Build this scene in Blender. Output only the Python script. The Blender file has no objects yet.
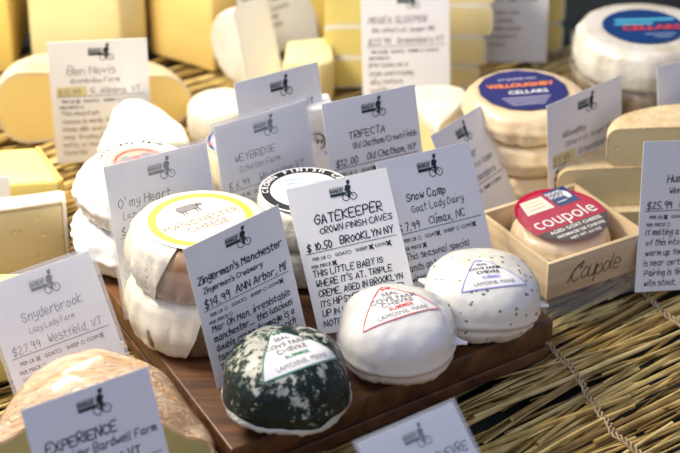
import bpy, bmesh, math, random
from mathutils import Vector, Matrix, noise
random.seed(7)
S = bpy.context.scene; C = S.collection
PI = math.pi
# ------------------------------------------------------------------ camera
PITCH = math.radians(30); FPX = 2000.0; CAM = Vector((0, 0, 1.0))
cd = bpy.data.cameras.new('camera'); cam = bpy.data.objects.new('camera', cd); C.objects.link(cam)
cam.location = CAM; cam.rotation_euler = (PI/2 - PITCH, 0, 0)
cd.sensor_width = 36; cd.lens = 36*FPX/680; cd.clip_end = 50; cd.clip_start = .05
cd.dof.use_dof = True; cd.dof.focus_distance = 1.73; cd.dof.aperture_fstop = 5.4; cd.dof.aperture_blades = 0
S.camera = cam
def at(px, py, z):
    F = Vector((0, math.cos(PITCH), -math.sin(PITCH))); U = Vector((0, math.sin(PITCH), math.cos(PITCH)))
    d = F + Vector((1, 0, 0))*(px-340)/FPX + U*(226.5-py)/FPX
    return CAM + d*((z-CAM.z)/d.z)

# ------------------------------------------------------------------ materials
def mat(name, c1, c2=None, scale=8, rough=.6, bump=0, bscale=40, sss=0, coat=0, metal=0, mix=(.35, .65), detail=4,
        holes=0, stretch=None, spec=.5, wave=0, sssr=(.012, .009, .005)):
    m = bpy.data.materials.new(name); m.use_nodes = True; nt = m.node_tree; N = nt.nodes; L = nt.links
    b = N['Principled BSDF']; b.inputs['Roughness'].default_value = rough; b.inputs['Metallic'].default_value = metal
    b.inputs['Specular IOR Level'].default_value = spec
    b.inputs['Base Color'].default_value = (*c1, 1)
    if coat: b.inputs['Coat Weight'].default_value = coat; b.inputs['Coat Roughness'].default_value = .12
    if sss:
        b.inputs['Subsurface Weight'].default_value = sss; b.inputs['Subsurface Radius'].default_value = sssr
        b.inputs['Subsurface Scale'].default_value = 1.0
    tc = N.new('ShaderNodeTexCoord'); mp = N.new('ShaderNodeMapping'); L.new(tc.outputs['Object'], mp.inputs[0])
    if stretch: mp.inputs['Scale'].default_value = stretch
    if c2:
        n = N.new('ShaderNodeTexNoise'); n.inputs['Scale'].default_value = scale; n.inputs['Detail'].default_value = detail
        L.new(mp.outputs[0], n.inputs['Vector'])
        r = N.new('ShaderNodeValToRGB'); r.color_ramp.elements[0].color = (*c1, 1); r.color_ramp.elements[1].color = (*c2, 1)
        r.color_ramp.elements[0].position, r.color_ramp.elements[1].position = mix
        L.new(n.outputs['Fac'], r.inputs[0]); L.new(r.outputs[0], b.inputs['Base Color'])
    if bump:
        n = N.new('ShaderNodeTexNoise'); n.inputs['Scale'].default_value = bscale; n.inputs['Detail'].default_value = 5
        if wave: n.inputs['Distortion'].default_value = wave
        L.new(mp.outputs[0], n.inputs['Vector'])
        bp = N.new('ShaderNodeBump'); bp.inputs['Strength'].default_value = bump; bp.inputs['Distance'].default_value = .003
        L.new(n.outputs['Fac'], bp.inputs['Height']); L.new(bp.outputs[0], b.inputs['Normal'])
        if holes:
            v = N.new('ShaderNodeTexVoronoi'); v.inputs['Scale'].default_value = holes; L.new(tc.outputs['Object'], v.inputs[0])
            rr = N.new('ShaderNodeValToRGB'); rr.color_ramp.elements[0].position = .08; rr.color_ramp.elements[1].position = .16
            L.new(v.outputs['Distance'], rr.inputs[0])
            b2 = N.new('ShaderNodeBump'); b2.inputs['Strength'].default_value = .5; b2.inputs['Distance'].default_value = .002
            L.new(rr.outputs[0], b2.inputs['Height']); L.new(bp.outputs[0], b2.inputs['Normal']); L.new(b2.outputs[0], b.inputs['Normal'])
    return m
def film(name, col=(.95, .95, .95), alpha=.35, rough=.12, bump=.6, bscale=60):
    m = bpy.data.materials.new(name); m.use_nodes = True; nt = m.node_tree; N = nt.nodes; L = nt.links
    for n in list(N): N.remove(n)
    o = N.new('ShaderNodeOutputMaterial'); mx = N.new('ShaderNodeMixShader'); t = N.new('ShaderNodeBsdfTransparent')
    p = N.new('ShaderNodeBsdfPrincipled'); p.inputs['Base Color'].default_value = (*col, 1); p.inputs['Roughness'].default_value = rough
    mx.inputs[0].default_value = alpha
    nn = N.new('ShaderNodeTexNoise'); nn.inputs['Scale'].default_value = bscale; nn.inputs['Distortion'].default_value = 1.2
    tc = N.new('ShaderNodeTexCoord'); L.new(tc.outputs['Object'], nn.inputs['Vector'])
    bp = N.new('ShaderNodeBump'); bp.inputs['Strength'].default_value = bump; bp.inputs['Distance'].default_value = .003
    L.new(nn.outputs['Fac'], bp.inputs['Height']); L.new(bp.outputs[0], p.inputs['Normal'])
    L.new(t.outputs[0], mx.inputs[1]); L.new(p.outputs[0], mx.inputs[2]); L.new(mx.outputs[0], o.inputs[0])
    return m
M = {}
M['card'] = mat('card_paper', (.86, .86, .87), rough=.45, spec=.3)
M['sleeve'] = film('sleeve_plastic', (.95, .96, 1), .16, .1, .15, 12)
M['ink'] = mat('marker_ink', (.008, .012, .022), rough=.5)
M['ink_soft'] = mat('fine_pen_ink', (.09, .09, .11), rough=.6)
M['ink_pale'] = mat('pale_pen_ink', (.30, .27, .26), rough=.6)  # palest of the card inks
M['print'] = mat('printed_ink', (.012, .03, .035), rough=.6)
M['gold_ink'] = mat('gold_highlight', (.75, .66, .34), rough=.6)
M['wood'] = None
# ------------------------------------------------------------------ object helpers
def obj(name, bm, m, parent=None, smooth=True, angle=40, mw=None):
    me = bpy.data.meshes.new(name); bm.normal_update(); bm.to_mesh(me); bm.free()
    ms = m if isinstance(m, (list, tuple)) else [m]
    for x in ms: me.materials.append(x)
    if smooth:
        me.polygons.foreach_set('use_smooth', [True]*len(me.polygons)); me.set_sharp_from_angle(angle=math.radians(angle))
    o = bpy.data.objects.new(name, me); C.objects.link(o)
    if parent: o.parent = parent
    if mw is not None: o.matrix_world = mw
    return o
def tag(o, label=None, cat=None, group=None, kind=None):
    if label: o['label'] = label
    if cat: o['category'] = cat
    if group: o['group'] = group
    if kind: o['kind'] = kind
    return o
def thing(name, label, cat, loc=(0, 0, 0), rz=0, group=None, mw=None):
    o = bpy.data.objects.new(name, None); C.objects.link(o); o.empty_display_size = .02
    o.location = loc; o.rotation_euler = (0, 0, rz)
    if mw is not None: o.matrix_world = mw
    return tag(o, label, cat, group)
def box(bm, x0, x1, y0, y1, z0, z1, bev=0, seg=2):
    v = [bm.verts.new((x, y, z)) for z in (z0, z1) for x, y in ((x0, y0), (x1, y0), (x1, y1), (x0, y1))]
    fs = [bm.faces.new([v[i] for i in q]) for q in ((3, 2, 1, 0), (4, 5, 6, 7), (0, 1, 5, 4), (1, 2, 6, 5), (2, 3, 7, 6), (3, 0, 4, 7))]
    if bev:
        es = list({e for f in fs for e in f.edges})
        bmesh.ops.bevel(bm, geom=es, offset=bev, segments=seg, affect='EDGES', profile=.5)
    return bm
def prism(bm, pts, z0, z1, bev=0, seg=2):
    a = [bm.verts.new((x, y, z0)) for x, y in pts]; b = [bm.verts.new((x, y, z1)) for x, y in pts]; n = len(pts)
    fs = [bm.faces.new(a[::-1]), bm.faces.new(b)] + [bm.faces.new((a[i], a[(i+1) % n], b[(i+1) % n], b[i])) for i in range(n)]
    if bev:
        es = list({e for f in fs for e in f.edges})
        bmesh.ops.bevel(bm, geom=es, offset=bev, segments=seg, affect='EDGES', profile=.5)
    return bm
def flat(bm, pts, z=0, xf=None):
    vs = [bm.verts.new(xf(x, y) if xf else (x, y, z)) for x, y in pts]
    try: bm.faces.new(vs)
    except Exception: pass
def ring(bm, r0, r1, z=0, n=72, cx=0, cy=0, a0=0, a1=2*PI, xf=None, wob=0, wn=0):
    f = xf or (lambda x, y: (x, y, z)); p = []
    for i in range(n+1):
        a = a0+(a1-a0)*i/n; ro = r1*(1+wob*abs(math.sin(a*wn))) if wob else r1
        p.append((bm.verts.new(f(cx+r0*math.cos(a), cy+r0*math.sin(a))), bm.verts.new(f(cx+ro*math.cos(a), cy+ro*math.sin(a)))))
    for i in range(n): bm.faces.new((p[i][0], p[i][1], p[i+1][1], p[i+1][0]))
def disc(bm, r, z=0, n=72, cx=0, cy=0, rings=5, ry=None, xf=None):
    f = xf or (lambda x, y: (x, y, z)); ry = ry or r
    c = bm.verts.new(f(cx, cy)); prev = None
    for k in range(1, rings+1):
        cur = [bm.verts.new(f(cx+r*k/rings*math.cos(2*PI*i/n), cy+ry*k/rings*math.sin(2*PI*i/n))) for i in range(n)]
        for i in range(n):
            j = (i+1) % n
            if prev is None: bm.faces.new((c, cur[i], cur[j]))
            else: bm.faces.new((prev[i], cur[i], cur[j], prev[j]))
        prev = cur
_tc = {}
def text_geo(s, bold=0.0):
    k = (s, bold)
    if k not in _tc:
        cu = bpy.data.curves.new('t', 'FONT'); cu.body = s; cu.size = 1; cu.align_x = 'CENTER'; cu.align_y = 'CENTER'; cu.resolution_u = 3; cu.offset = bold
        o = bpy.data.objects.new('t', cu); C.objects.link(o); dg = bpy.context.evaluated_depsgraph_get()
        me = bpy.data.meshes.new_from_object(o.evaluated_get(dg))
        _tc[k] = ([tuple(v.co) for v in me.vertices], [tuple(p.vertices) for p in me.polygons])
        bpy.data.objects.remove(o); bpy.data.curves.remove(cu); bpy.data.meshes.remove(me)
    return _tc[k]
def text(bm, s, size, cx=0, cy=0, rot=0, z=0, xf=None, bold=0.02, sx=1.0, shear=0):
    vs, fs = text_geo(s, bold); ca, sa = math.cos(rot), math.sin(rot); out = []
    for x, y, _ in vs:
        x = (x*sx+shear*y)*size; y *= size
        X, Y = cx+x*ca-y*sa, cy+x*sa+y*ca
        out.append(bm.verts.new(xf(X, Y) if xf else (X, Y, z)))
    for f in fs:
        try: bm.faces.new([out[i] for i in f])
        except Exception: pass
def arc_text(bm, s, size, r, mid, step, cx=0, cy=0, z=0, inward=False, bold=.02, xf=None):
    n = len(s)
    for i, ch in enumerate(s):
        if ch == ' ': continue
        a = mid - (i-(n-1)/2)*step*(-1 if inward else 1)
        text(bm, ch, size, cx+r*math.cos(a), cy+r*math.sin(a), a+(PI/2 if inward else -PI/2), z, xf, bold)
# ------------------------------------------------------------------ handwriting: a stroke alphabet
G = {'A': '02 28 42/14 34', 'B': '02 08 38 46 35 05/35 43 32 02', 'C': '47 28 06 04 22 43', 'D': '02 08 28 45 22 02', 'E': '48 08 02 42/05 35',
 'F': '48 08 02/05 35', 'G': '47 28 06 04 22 43 45 25', 'H': '08 02/48 42/05 45', 'I': '08 02', 'J': '38 33 22 03', 'K': '08 02/48 05 42', 'L': '08 02 42',
 'M': '02 08 25 48 42', 'N': '02 08 42 48', 'O': '28 06 04 22 44 46 28', 'P': '02 08 38 46 35 05', 'Q': '28 06 04 22 44 46 28/33 52', 'R': '02 08 38 46 35 05 42',
 'S': '47 28 06 25 44 32 03', 'T': '08 48/28 22', 'U': '08 03 22 43 48', 'V': '08 22 48', 'W': '08 12 25 32 48', 'X': '08 42/48 02', 'Y': '08 25 48/25 22', 'Z': '08 48 02 42',
 'a': '36 16 04 12 33/36 32 42', 'b': '08 02 22 34 26 05', 'c': '36 16 04 12 32', 'd': '36 16 04 12 33/38 32', 'e': '04 34 26 06 03 12 32', 'f': '38 27 22/06 36',
 'g': '36 16 04 13 34/36 31 10 01', 'h': '08 02/04 26 35 32', 'i': '06 02/08 09', 'j': '26 21 00/28 29', 'k': '08 02/36 04 32', 'l': '08 03 12',
 'm': '06 02 05 16 26 22 25 36 46 42', 'n': '06 02 05 26 35 32', 'o': '16 04 12 33 35 16', 'p': '06 00/05 26 34 22 03', 'q': '36 16 04 12 33/36 30', 'r': '06 02 05 26 36',
 's': '36 06 05 34 32 02', 't': '18 13 22 32/06 36', 'u': '06 03 12 33 36/36 32', 'v': '06 12 36', 'w': '06 12 25 32 46', 'x': '06 32/36 02', 'y': '06 13 33/36 31 00', 'z': '06 36 02 32',
 '0': '18 06 04 12 34 36 18', '1': '07 18 12', '2': '07 28 36 02 42', '3': '08 38 15 34 22 03', '4': '28 04 44/38 32', '5': '38 08 05 25 34 22 02', '6': '38 15 03 12 33 25 05',
 '7': '08 38 12', '8': '28 07 25 33 12 03 15 37 28', '9': '37 18 06 25 37 32', '.': '02 12', ',': '12 01', "'": '09 07', '$': '47 28 06 25 44 32 03/29 21', '!': '08 04/02 03', '-': '05 35', '/': '02 48', '&': '42 07 28 27 03 12 44'}
def stroke(bm, pts, w, z, closed=False):
    """flat ribbon through 2D points"""
    if len(pts) > 2:
        P = [pts[0]]+pts+[pts[-1]]; q = []
        for i in range(1, len(P)-2):
            for k in range(3):
                t = k/3; a, b, c, d = P[i-1], P[i], P[i+1], P[i+2]
                q.append(tuple(b[j]*(2*t**3-3*t*t+1)+c[j]*(-2*t**3+3*t*t)+.35*(c[j]-a[j])*(t**3-2*t*t+t)+.35*(d[j]-b[j])*(t**3-t*t) for j in (0, 1)))
        q.append(pts[-1]); pts = q
    n = len(pts); prev = None
    for i, (x, y) in enumerate(pts):
        x0, y0 = pts[max(0, i-1)]; x1, y1 = pts[min(n-1, i+1)]; dx, dy = x1-x0, y1-y0; l = math.hypot(dx, dy) or 1
        nx, ny = -dy/l*w/2, dx/l*w/2
        if i == 0: x -= dx/l*w*.4; y -= dy/l*w*.4
        if i == n-1: x += dx/l*w*.4; y += dy/l*w*.4
        cur = (bm.verts.new((x+nx, y+ny, z)), bm.verts.new((x-nx, y-ny, z)))
        if prev: bm.faces.new((prev[0], prev[1], cur[1], cur[0]))
        prev = cur
def hand(bm, s, x, y, h, w, maxw=None, z=.0006, rnd=None, slant=.12, track=1.6):
    """write s with baseline start (x,y), cap height h; returns the end x"""
    rnd = rnd or random; u = h/6
    adv = []
    for ch in s:
        if ch == ' ': adv.append(2.6); continue
        g = G.get(ch, G['-']); adv.append(max(int(p[0]) for st in g.split('/') for p in st.split())+track)
    tot = sum(adv)*u*.86; k = .86*(min(1, maxw/tot) if maxw else 1)
    for ch, a in zip(s, adv):
        if ch != ' ':
            jy = rnd.uniform(-.25, .25)*u; jr = rnd.uniform(-.06, .06); js = rnd.uniform(.9, 1.1)
            for st in G.get(ch, G['-']).split('/'):
                pts = []
                for p in st.split():
                    gx = int(p[0])+rnd.uniform(-.18, .18); gy = (int(p[1])-2+rnd.uniform(-.18, .18))*js
                    pts.append((x+(gx*k+gy*(slant+jr))*u, y+gy*u+jy))
                stroke(bm, pts, w, z)
        x += a*u*k
    return x
# ------------------------------------------------------------------ price cards
CARDW = [0]
def logo(bm, cx, cy, s, z=.0006):
    """delivery bike: awning shop front with the name, dark box, two wheels, rider; s = overall width"""
    u = s/100
    P = lambda pts: flat(bm, [(cx+x*u, cy+y*u) for x, y in pts], z)
    P([(-50, -14), (6, -14), (12, -3), (-50, -3)])                       # dark cargo box
    n = 7
    for i in range(n):                                                   # scalloped awning with stripes
        x = -50+i*8
        P([(x, 12), (x+2.2, 12), (x+2.2, -3), (x, -3)])
        P([(x+1, 17), (x+7, 17), (x+4.2, 22)])
    P([(-51, 12), (8, 12), (8, 14.5), (-51, 14.5)])
    text(bm, 'SAXELBY', 13*u, cx-22*u, cy+5*u, 0, z+.0001, bold=.03)
    ring(bm, 11.5*u, 14.5*u, z, 24, cx+8*u, cy-24*u); ring(bm, 11.5*u, 14.5*u, z, 24, cx+37*u, cy-24*u)
    P([(6, -14), (10, -14), (24, -26), (20, -28)]); P([(20, -28), (24, -26), (30, -2), (26, -2)]); P([(28, -3), (31, -3), (38, -24), (35, -25)])
    P([(14, -2), (30, 4), (26, -16), (18, -26), (14, -24), (20, -12), (10, -6)])     # rider's legs
    P([(8, 0), (28, 0), (36, 14), (26, 24), (14, 20)])                               # torso
    P([(22, 26), (28, 23), (34, 26), (34, 32), (28, 35), (22, 32)]); P([(20, 31), (38, 34), (33, 40), (24, 38)]); P([(26, 14), (32, 12), (16, 0), (12, 2)])
def card(pose, name, label, title, sub='', price='', place='', body=(), ink='ink', lw=.0008, asp=1.45, sleeve=0, tsz=.085, ssz=.058, psz=.075,
         bsz=.058, tx=.1, gold=False, seed=1, marks=(0,), group='handwritten price cards', brk=None):
    x, y, z, phi, th, ro, w = pose; h = w*asp
    e = Vector((math.cos(phi), math.sin(phi), 0)); n = Vector((-math.sin(phi), math.cos(phi), 0))
    up = math.cos(th)*Vector((0, 0, 1))+math.sin(th)*n
    ex = math.cos(ro)*e+math.sin(ro)*up; ey = -math.sin(ro)*e+math.cos(ro)*up; ez = ex.cross(ey)
    mw = Matrix(((ex.x, ey.x, ez.x, x), (ex.y, ey.y, ez.y, y), (ex.z, ey.z, ez.z, z), (0, 0, 0, 1)))
    bm = bmesh.new(); nx = 8; rnd = random.Random(seed)
    box(bm, -w/2, w/2, 0, h, -.0006, 0, .00015, 1)
    o = obj(name, bm, M['card'], smooth=False, mw=mw)
    tag(o, label, 'price card', group)
    X = lambda u: (u-.5)*w
    Y = lambda v: h-v*w
    b1 = bmesh.new(); logo(b1, X(.53), Y(.135), .25*w, .0003); obj('printed_logo', b1, M['print'], o, smooth=False)
    b2 = bmesh.new()
    hand(b2, title, X(tx), Y(.385), tsz*.9*w, lw*1.1, (1-tx-.05)*w, .0003, rnd)
    if sub: hand(b2, sub, X(tx+.03), Y(.485), ssz*.88*w, lw*.8, (.93-tx)*w, .0003, rnd)
    if price or place:
        hand(b2, price, X(.07), Y(.625), psz*.88*w, lw, .3*w, .0003, rnd)
        hand(b2, place, X(.40), Y(.615), psz*.88*w, lw, .54*w, .0003, rnd)
    for i, t in enumerate(body):
        yy = Y(.87+i*.095)
        if yy < .02*w: break
        hand(b2, t, X(.07+rnd.uniform(0, .02)), yy, bsz*.86*w, lw*.85, .84*w, .0003, rnd)
    for mk in marks:
        xx = X((.265, .465, .68, .855)[mk] if mk < 4 else .30); yy = Y(.705 if mk < 4 else .775)
        stroke(b2, [(xx-.015*w, yy-.018*w), (xx+.018*w, yy+.02*w)], lw*1.2, .0004); stroke(b2, [(xx-.015*w, yy+.018*w), (xx+.018*w, yy-.02*w)], lw*1.2, .0004)
    obj('handwriting', b2, M[ink], o, smooth=False)
    b3 = bmesh.new()
    flat(b3, [(X(.05), Y(.648)), (X(.95), Y(.648)), (X(.95), Y(.642)), (X(.05), Y(.642))], .0003)
    for s_, cx in (('PER LB', .165), ('GOAT', .385), ('SHEEP', .585), ('COW', .775)):
        text(b3, s_, .044*w, X(cx), Y(.705), 0, .0003, bold=.02)
    for cx in (.265, .465, .68, .855): ring(b3, .013*w, .018*w, .0003, 14, X(cx), Y(.705))
    text(b3, 'PER PIECE', .044*w, X(.17), Y(.775), 0, .0003, bold=.02); ring(b3, .013*w, .018*w, .0003, 14, X(.30), Y(.775))
    obj('printed_form', b3, M['print'], o, smooth=False)
    if gold:
        b4 = bmesh.new(); flat(b4, [(X(.06), Y(.64)), (X(.36), Y(.64)), (X(.36), Y(.53)), (X(.06), Y(.53))], .00015); obj('highlighted_price', b4, M['gold_ink'], o, smooth=False)
    if sleeve:
        b5 = bmesh.new(); box(b5, -w/2-sleeve, w/2+sleeve, 0, h+sleeve, .0009, .0012, .0001, 1); box(b5, -w/2-sleeve, w/2+sleeve, 0, h+sleeve, -.0012, -.0009, .0001, 1)
        s = obj('plastic_sleeve', b5, M['sleeve'], o, smooth=False)
    return o
# ------------------------------------------------------------------ cheese helpers
def nz(p, sc, seed=0): return noise.noise_vector(Vector(p)*sc+Vector((seed*7.3, seed*3.1, seed*1.7)))
def lathe_bm(prof, n=96, amp=.001, sc=30, seed=0, wr=0, flat_r=None, vert=1.0):
    """closed rounded body of revolution from (r,z) profile; radial wrinkle wr"""
    bm = bmesh.new(); rings_ = []
    zt = max(p[1] for p in prof)
    for r, z in prof:
        row = []
        for i in range(n):
            a = 2*PI*i/n; x, y = r*math.cos(a), r*math.sin(a); v = Vector((x, y, z))
            d = nz(v, sc, seed)*amp
            if r > 1e-5 and wr:
                k = noise.noise(Vector((math.cos(a)*6, math.sin(a)*6, z*22+seed*5)))*wr*min(1, 4*(zt-z)/zt+.15)
                v += Vector((math.cos(a), math.sin(a), 0))*k
            if flat_r and r < flat_r and z > zt*.5: d *= .15
            if z < .0006: d.z = 0
            d.z *= vert
            row.append(bm.verts.new(v+d))
        rings_.append(row)
    for a, b in zip(rings_, rings_[1:]):
        for i in range(n):
            j = (i+1) % n; bm.faces.new((a[i], a[j], b[j], b[i]))
    bm.faces.new(rings_[0][::-1]); bm.faces.new(rings_[-1])
    return bm
def wheel_prof(r, h, bev, k=6, bulge=0, nsub=5, dome=0):
    p = [(r*.3, 0), (r*.7, 0)]
    for i in range(k+1):
        a = -PI/2+PI/2*i/k; p.append((r-bev+bev*math.cos(a), bev+bev*math.sin(a)))
    for i in range(1, nsub):
        t = i/nsub; p.append((r+bulge*math.sin(PI*t), bev+(h-2*bev)*t))
    for i in range(k+1):
        a = PI/2*i/k; p.append((r-bev+bev*math.cos(a), h-bev+bev*math.sin(a)))
    for q in (.85, .7, .5, .3, .12, .02): p.append(((r-bev)*q, h+dome*(1-q*q)))
    return p
def wheel(name, label, cat, loc, r, h, m, bev=.008, rz=0, seed=0, amp=.0012, wr=.0015, bulge=.001, group=None, flat_r=.9, tilt=None, sc=30, dome=0, n=112):
    bm = lathe_bm(wheel_prof(r, h, bev, bulge=bulge, dome=dome), n, amp, sc, seed, wr, flat_r*r)
    o = obj(name, bm, m, angle=70); o.location = loc; o.rotation_euler = (*(tilt or (0, 0)), rz)
    return tag(o, label, cat, group)
def arcpts(r, h, bev, t, k=5):
    """outer half-section of a wheel from axis bottom round to axis top, and the inset one"""
    bev = min(bev, h*.49)
    out = [(0, 0)]
    for i in range(k+1):
        a = -PI/2+PI/2*i/k; out.append((r-bev+bev*math.cos(a), bev+bev*math.sin(a)))
    for i in range(k+1):
        a = PI/2*i/k; out.append((r-bev+bev*math.cos(a), h-bev+bev*math.sin(a)))
    out.append((0, h))
    inn = [(0, t)]; b2 = max(bev-t, .0003); r2 = r-t
    for i in range(k+1):
        a = -PI/2+PI/2*i/k; inn.append((r2-b2+b2*math.cos(a), t+b2+b2*math.sin(a)))
    for i in range(k+1):
        a = PI/2*i/k; inn.append((r2-b2+b2*math.cos(a), h-t-b2+b2*math.sin(a)))
    inn.append((0, h-t))
    return out, inn
def subdiv(p, mx):
    q = []
    for a, b in zip(p, p[1:]):
        n = max(1, int(math.hypot(b[0]-a[0], b[1]-a[1])/mx))
        for i in range(n): q.append((a[0]+(b[0]-a[0])*i/n, a[1]+(b[1]-a[1])*i/n))
    q.append(p[-1]); return q
def pie(name, label, cat, loc, rz, r, h, ang, mp, mr, t=.003, bev=.01, amp=.001, sc=25, seed=0, group=None, tilt=None, dome=0, mw=None, apex=0, squash=1):
    """a cut piece of a round cheese: apex (or chord middle) at the origin, sector 0..ang; parts paste and rind"""
    o = thing(name, label, cat, loc, rz, group)
    if tilt: o.rotation_euler = (*tilt, rz)
    if mw is not None: o.matrix_world = mw
    out, inn = arcpts(r, h, bev, t); n = max(8, int(ang/(PI/40)))
    # matching point counts: subdivide both with identical parameterisation
    def dens(o_, i_):
        O, I = [], []
        for a, b, c, d in zip(o_, o_[1:], i_, i_[1:]):
            k = max(1, int(math.hypot(b[0]-a[0], b[1]-a[1])/.006))
            for j in range(k):
                s = j/k; O.append((a[0]+(b[0]-a[0])*s, a[1]+(b[1]-a[1])*s)); I.append((c[0]+(d[0]-c[0])*s, c[1]+(d[1]-c[1])*s))
        O.append(o_[-1]); I.append(i_[-1]); return O, I
    out, inn = dens(out, inn)
    def P(p, a, k=1):
        x, y, z = p[0]*math.cos(a), p[0]*math.sin(a)*squash, p[1]
        if dome > .01: z += dome*(z/h)*max(0, 1-1.3*(x*x+(y-.45*r)**2)/r**2)
        elif dome: z += dome*(z/h)*(1-(p[0]/r)**2)
        d = nz((x, y, z), sc, seed)*amp*k
        if z < .001: d.z = 0
        return Vector((x, y, z))+d
    e = .0003/r
    bm = bmesh.new(); A = [ang*i/n for i in range(n+1)]
    O = [[bm.verts.new(P(p, a)) for p in out] for a in A]; I = [[bm.verts.new(P(p, a)) for p in inn] for a in A]
    m_ = len(out)
    for i in range(n):
        for j in range(m_-1):
            bm.faces.new((O[i][j], O[i+1][j], O[i+1][j+1], O[i][j+1])); bm.faces.new((I[i][j], I[i][j+1], I[i+1][j+1], I[i+1][j]))
    for j in range(m_-1):
        bm.faces.new((O[0][j], O[0][j+1], I[0][j+1], I[0][j])); bm.faces.new((O[n][j], I[n][j], I[n][j+1], O[n][j+1]))
    bmesh.ops.remove_doubles(bm, verts=bm.verts, dist=1e-6)
    bmesh.ops.recalc_face_normals(bm, faces=bm.faces)
    obj('rind', bm, mr, o, angle=50)
    bm = bmesh.new(); out2 = inn; ins = .0004
    I = [[bm.verts.new(P((p[0], p[1]), a)) for p in inn] for a in A]
    for i in range(n):
        for j in range(m_-1): bm.faces.new((I[i][j], I[i+1][j], I[i+1][j+1], I[i][j+1]))
        bm.faces.new((I[i][m_-1], I[i+1][m_-1], I[i+1][0], I[i][0]))
    bm.faces.new(I[0][::-1]); bm.faces.new(I[n])
    bmesh.ops.remove_doubles(bm, verts=bm.verts, dist=1e-6)
    bmesh.ops.recalc_face_normals(bm, faces=bm.faces)
    obj('paste', bm, mp, o, angle=50)
    return o
# cheese materials
M['brie'] = mat('white_bloomy_rind', (.82, .79, .70), (.74, .67, .50), 18, .7, .35, 120, .12)
M['bloom_orange'] = mat('bloomy_rind_orange_flecks', (.84, .80, .70), (.80, .55, .26), 16, .7, .6, 90, .12, mix=(.45, .75))
M['paste_cream'] = mat('cream_paste', (.82, .70, .40), (.78, .64, .33), 12, .5, .12, 60, .2, holes=60)
M['paste_white'] = mat('white_paste', (.90, .87, .77), (.88, .84, .72), 14, .45, .15, 70, .2)
M['paste_yellow'] = mat('yellow_paste', (.82, .63, .18), (.76, .56, .15), 10, .45, .12, 60, .15, holes=45)
M['paste_gold'] = mat('gold_paste', (.80, .60, .22), (.75, .54, .18), 9, .5, .12, 60, .15)
M['paste_pale'] = mat('pale_yellow_paste', (.84, .73, .40), (.80, .68, .34), 10, .5, .12, 60, .15)
M['paste_butter'] = mat('butter_paste', (.84, .72, .26), (.80, .68, .22), 10, .45, .15, 70, .2, holes=50)
M['paste_green'] = mat('pale_green_paste', (.50, .47, .22), (.44, .40, .18), 14, .35, .15, 60, .15, coat=.5)
M['rind_tan'] = mat('tan_natural_rind', (.62, .46, .24), (.72, .60, .42), 40, .75, .5, 150)
M['rind_orange'] = mat('orange_rind', (.66, .42, .12), (.74, .52, .20), 20, .6, .4, 80, coat=.1)
M['rind_white'] = mat('pale_rind', (.80, .74, .60), (.72, .62, .42), 25, .7, .4, 110)
M['rind_mottled'] = mat('mottled_tan_rind', (.82, .68, .42), (.74, .54, .28), 90, .75, .5, 200)
M['washed_wrapped'] = mat('orange_washed_rind_in_film', (.80, .47, .24), (.90, .70, .50), 22, .25, 1.0, 60, .1, coat=1, wave=1.5, stretch=(1, 2.6, 1))
M['wrapped_tan'] = mat('tan_rind_in_film', (.78, .60, .38), (.84, .70, .48), 14, .3, .5, 45, .12, coat=.7, wave=1)
M['wrapped_white'] = mat('white_wrapped_cheese', (.80, .78, .72), (.58, .50, .36), 22, .32, .7, 40, .1, coat=.6, wave=1, mix=(.45, .75))
M['paper_white'] = mat('white_cheese_paper', (.84, .84, .84), (.78, .78, .79), 9, .45, .6, 30, 0, coat=.15, wave=.8)
M['paper_ivory'] = mat('ivory_cheese_paper', (.80, .77, .68), (.74, .69, .55), 11, .4, .6, 34, 0, coat=.4, wave=1)
M['brown_rind'] = mat('brown_rind_under_film', (.24, .11, .05), (.50, .34, .20), 26, .35, .5, 40, 0, coat=.6, mix=(.4, .62))
M['grey_brown'] = mat('grey_brown_rind_under_film', (.12, .08, .05), (.38, .32, .24), 30, .3, .5, 40, 0, coat=.8, mix=(.45, .68))
M['sticker'] = mat('white_sticker', (.87, .87, .88), rough=.35, spec=.4)
M['film'] = film('crinkled_film', (.93, .95, .95), .15, .1, .8, 90)
M['film_thick'] = film('gathered_film', (.86, .86, .80), .72, .16, .9, 120)
M['acrylic'] = film('clear_acrylic', (.85, .88, .88), .13, .05, .05, 10)
def colr(name, c, rough=.4, coat=0): 
    if name not in M: M[name] = mat(name, c, rough=rough, coat=coat)
    return M[name]
for k, c in dict(yellow_print=(.86, .56, .09), lavender_print=(.55, .55, .72), cream_print=(.88, .84, .72), brown_print=(.34, .24, .16), grey_print=(.24, .23, .25), purple_print=(.035, .04, .17),
                 navy_print=(.012, .05, .19), orange_print=(.85, .26, .08), sky_print=(.10, .48, .72), red_print=(.70, .07, .07), crimson_print=(.46, .008, .05), umber_print=(.085, .06, .05),
                 green_print=(.01, .20, .09), violet_print=(.36, .33, .78), black_print=(.02, .022, .03), pink_print=(.80, .36, .30), olive_print=(.35, .42, .16), white_print=(.86, .86, .86), blue_pale_print=(.45, .60, .82)).items():
    M[k] = mat(k, c, rough=.4, spec=.2)
for n_ in M['washed_wrapped'].node_tree.nodes:
    if n_.type == 'BUMP': n_.inputs['Distance'].default_value = .005
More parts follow.
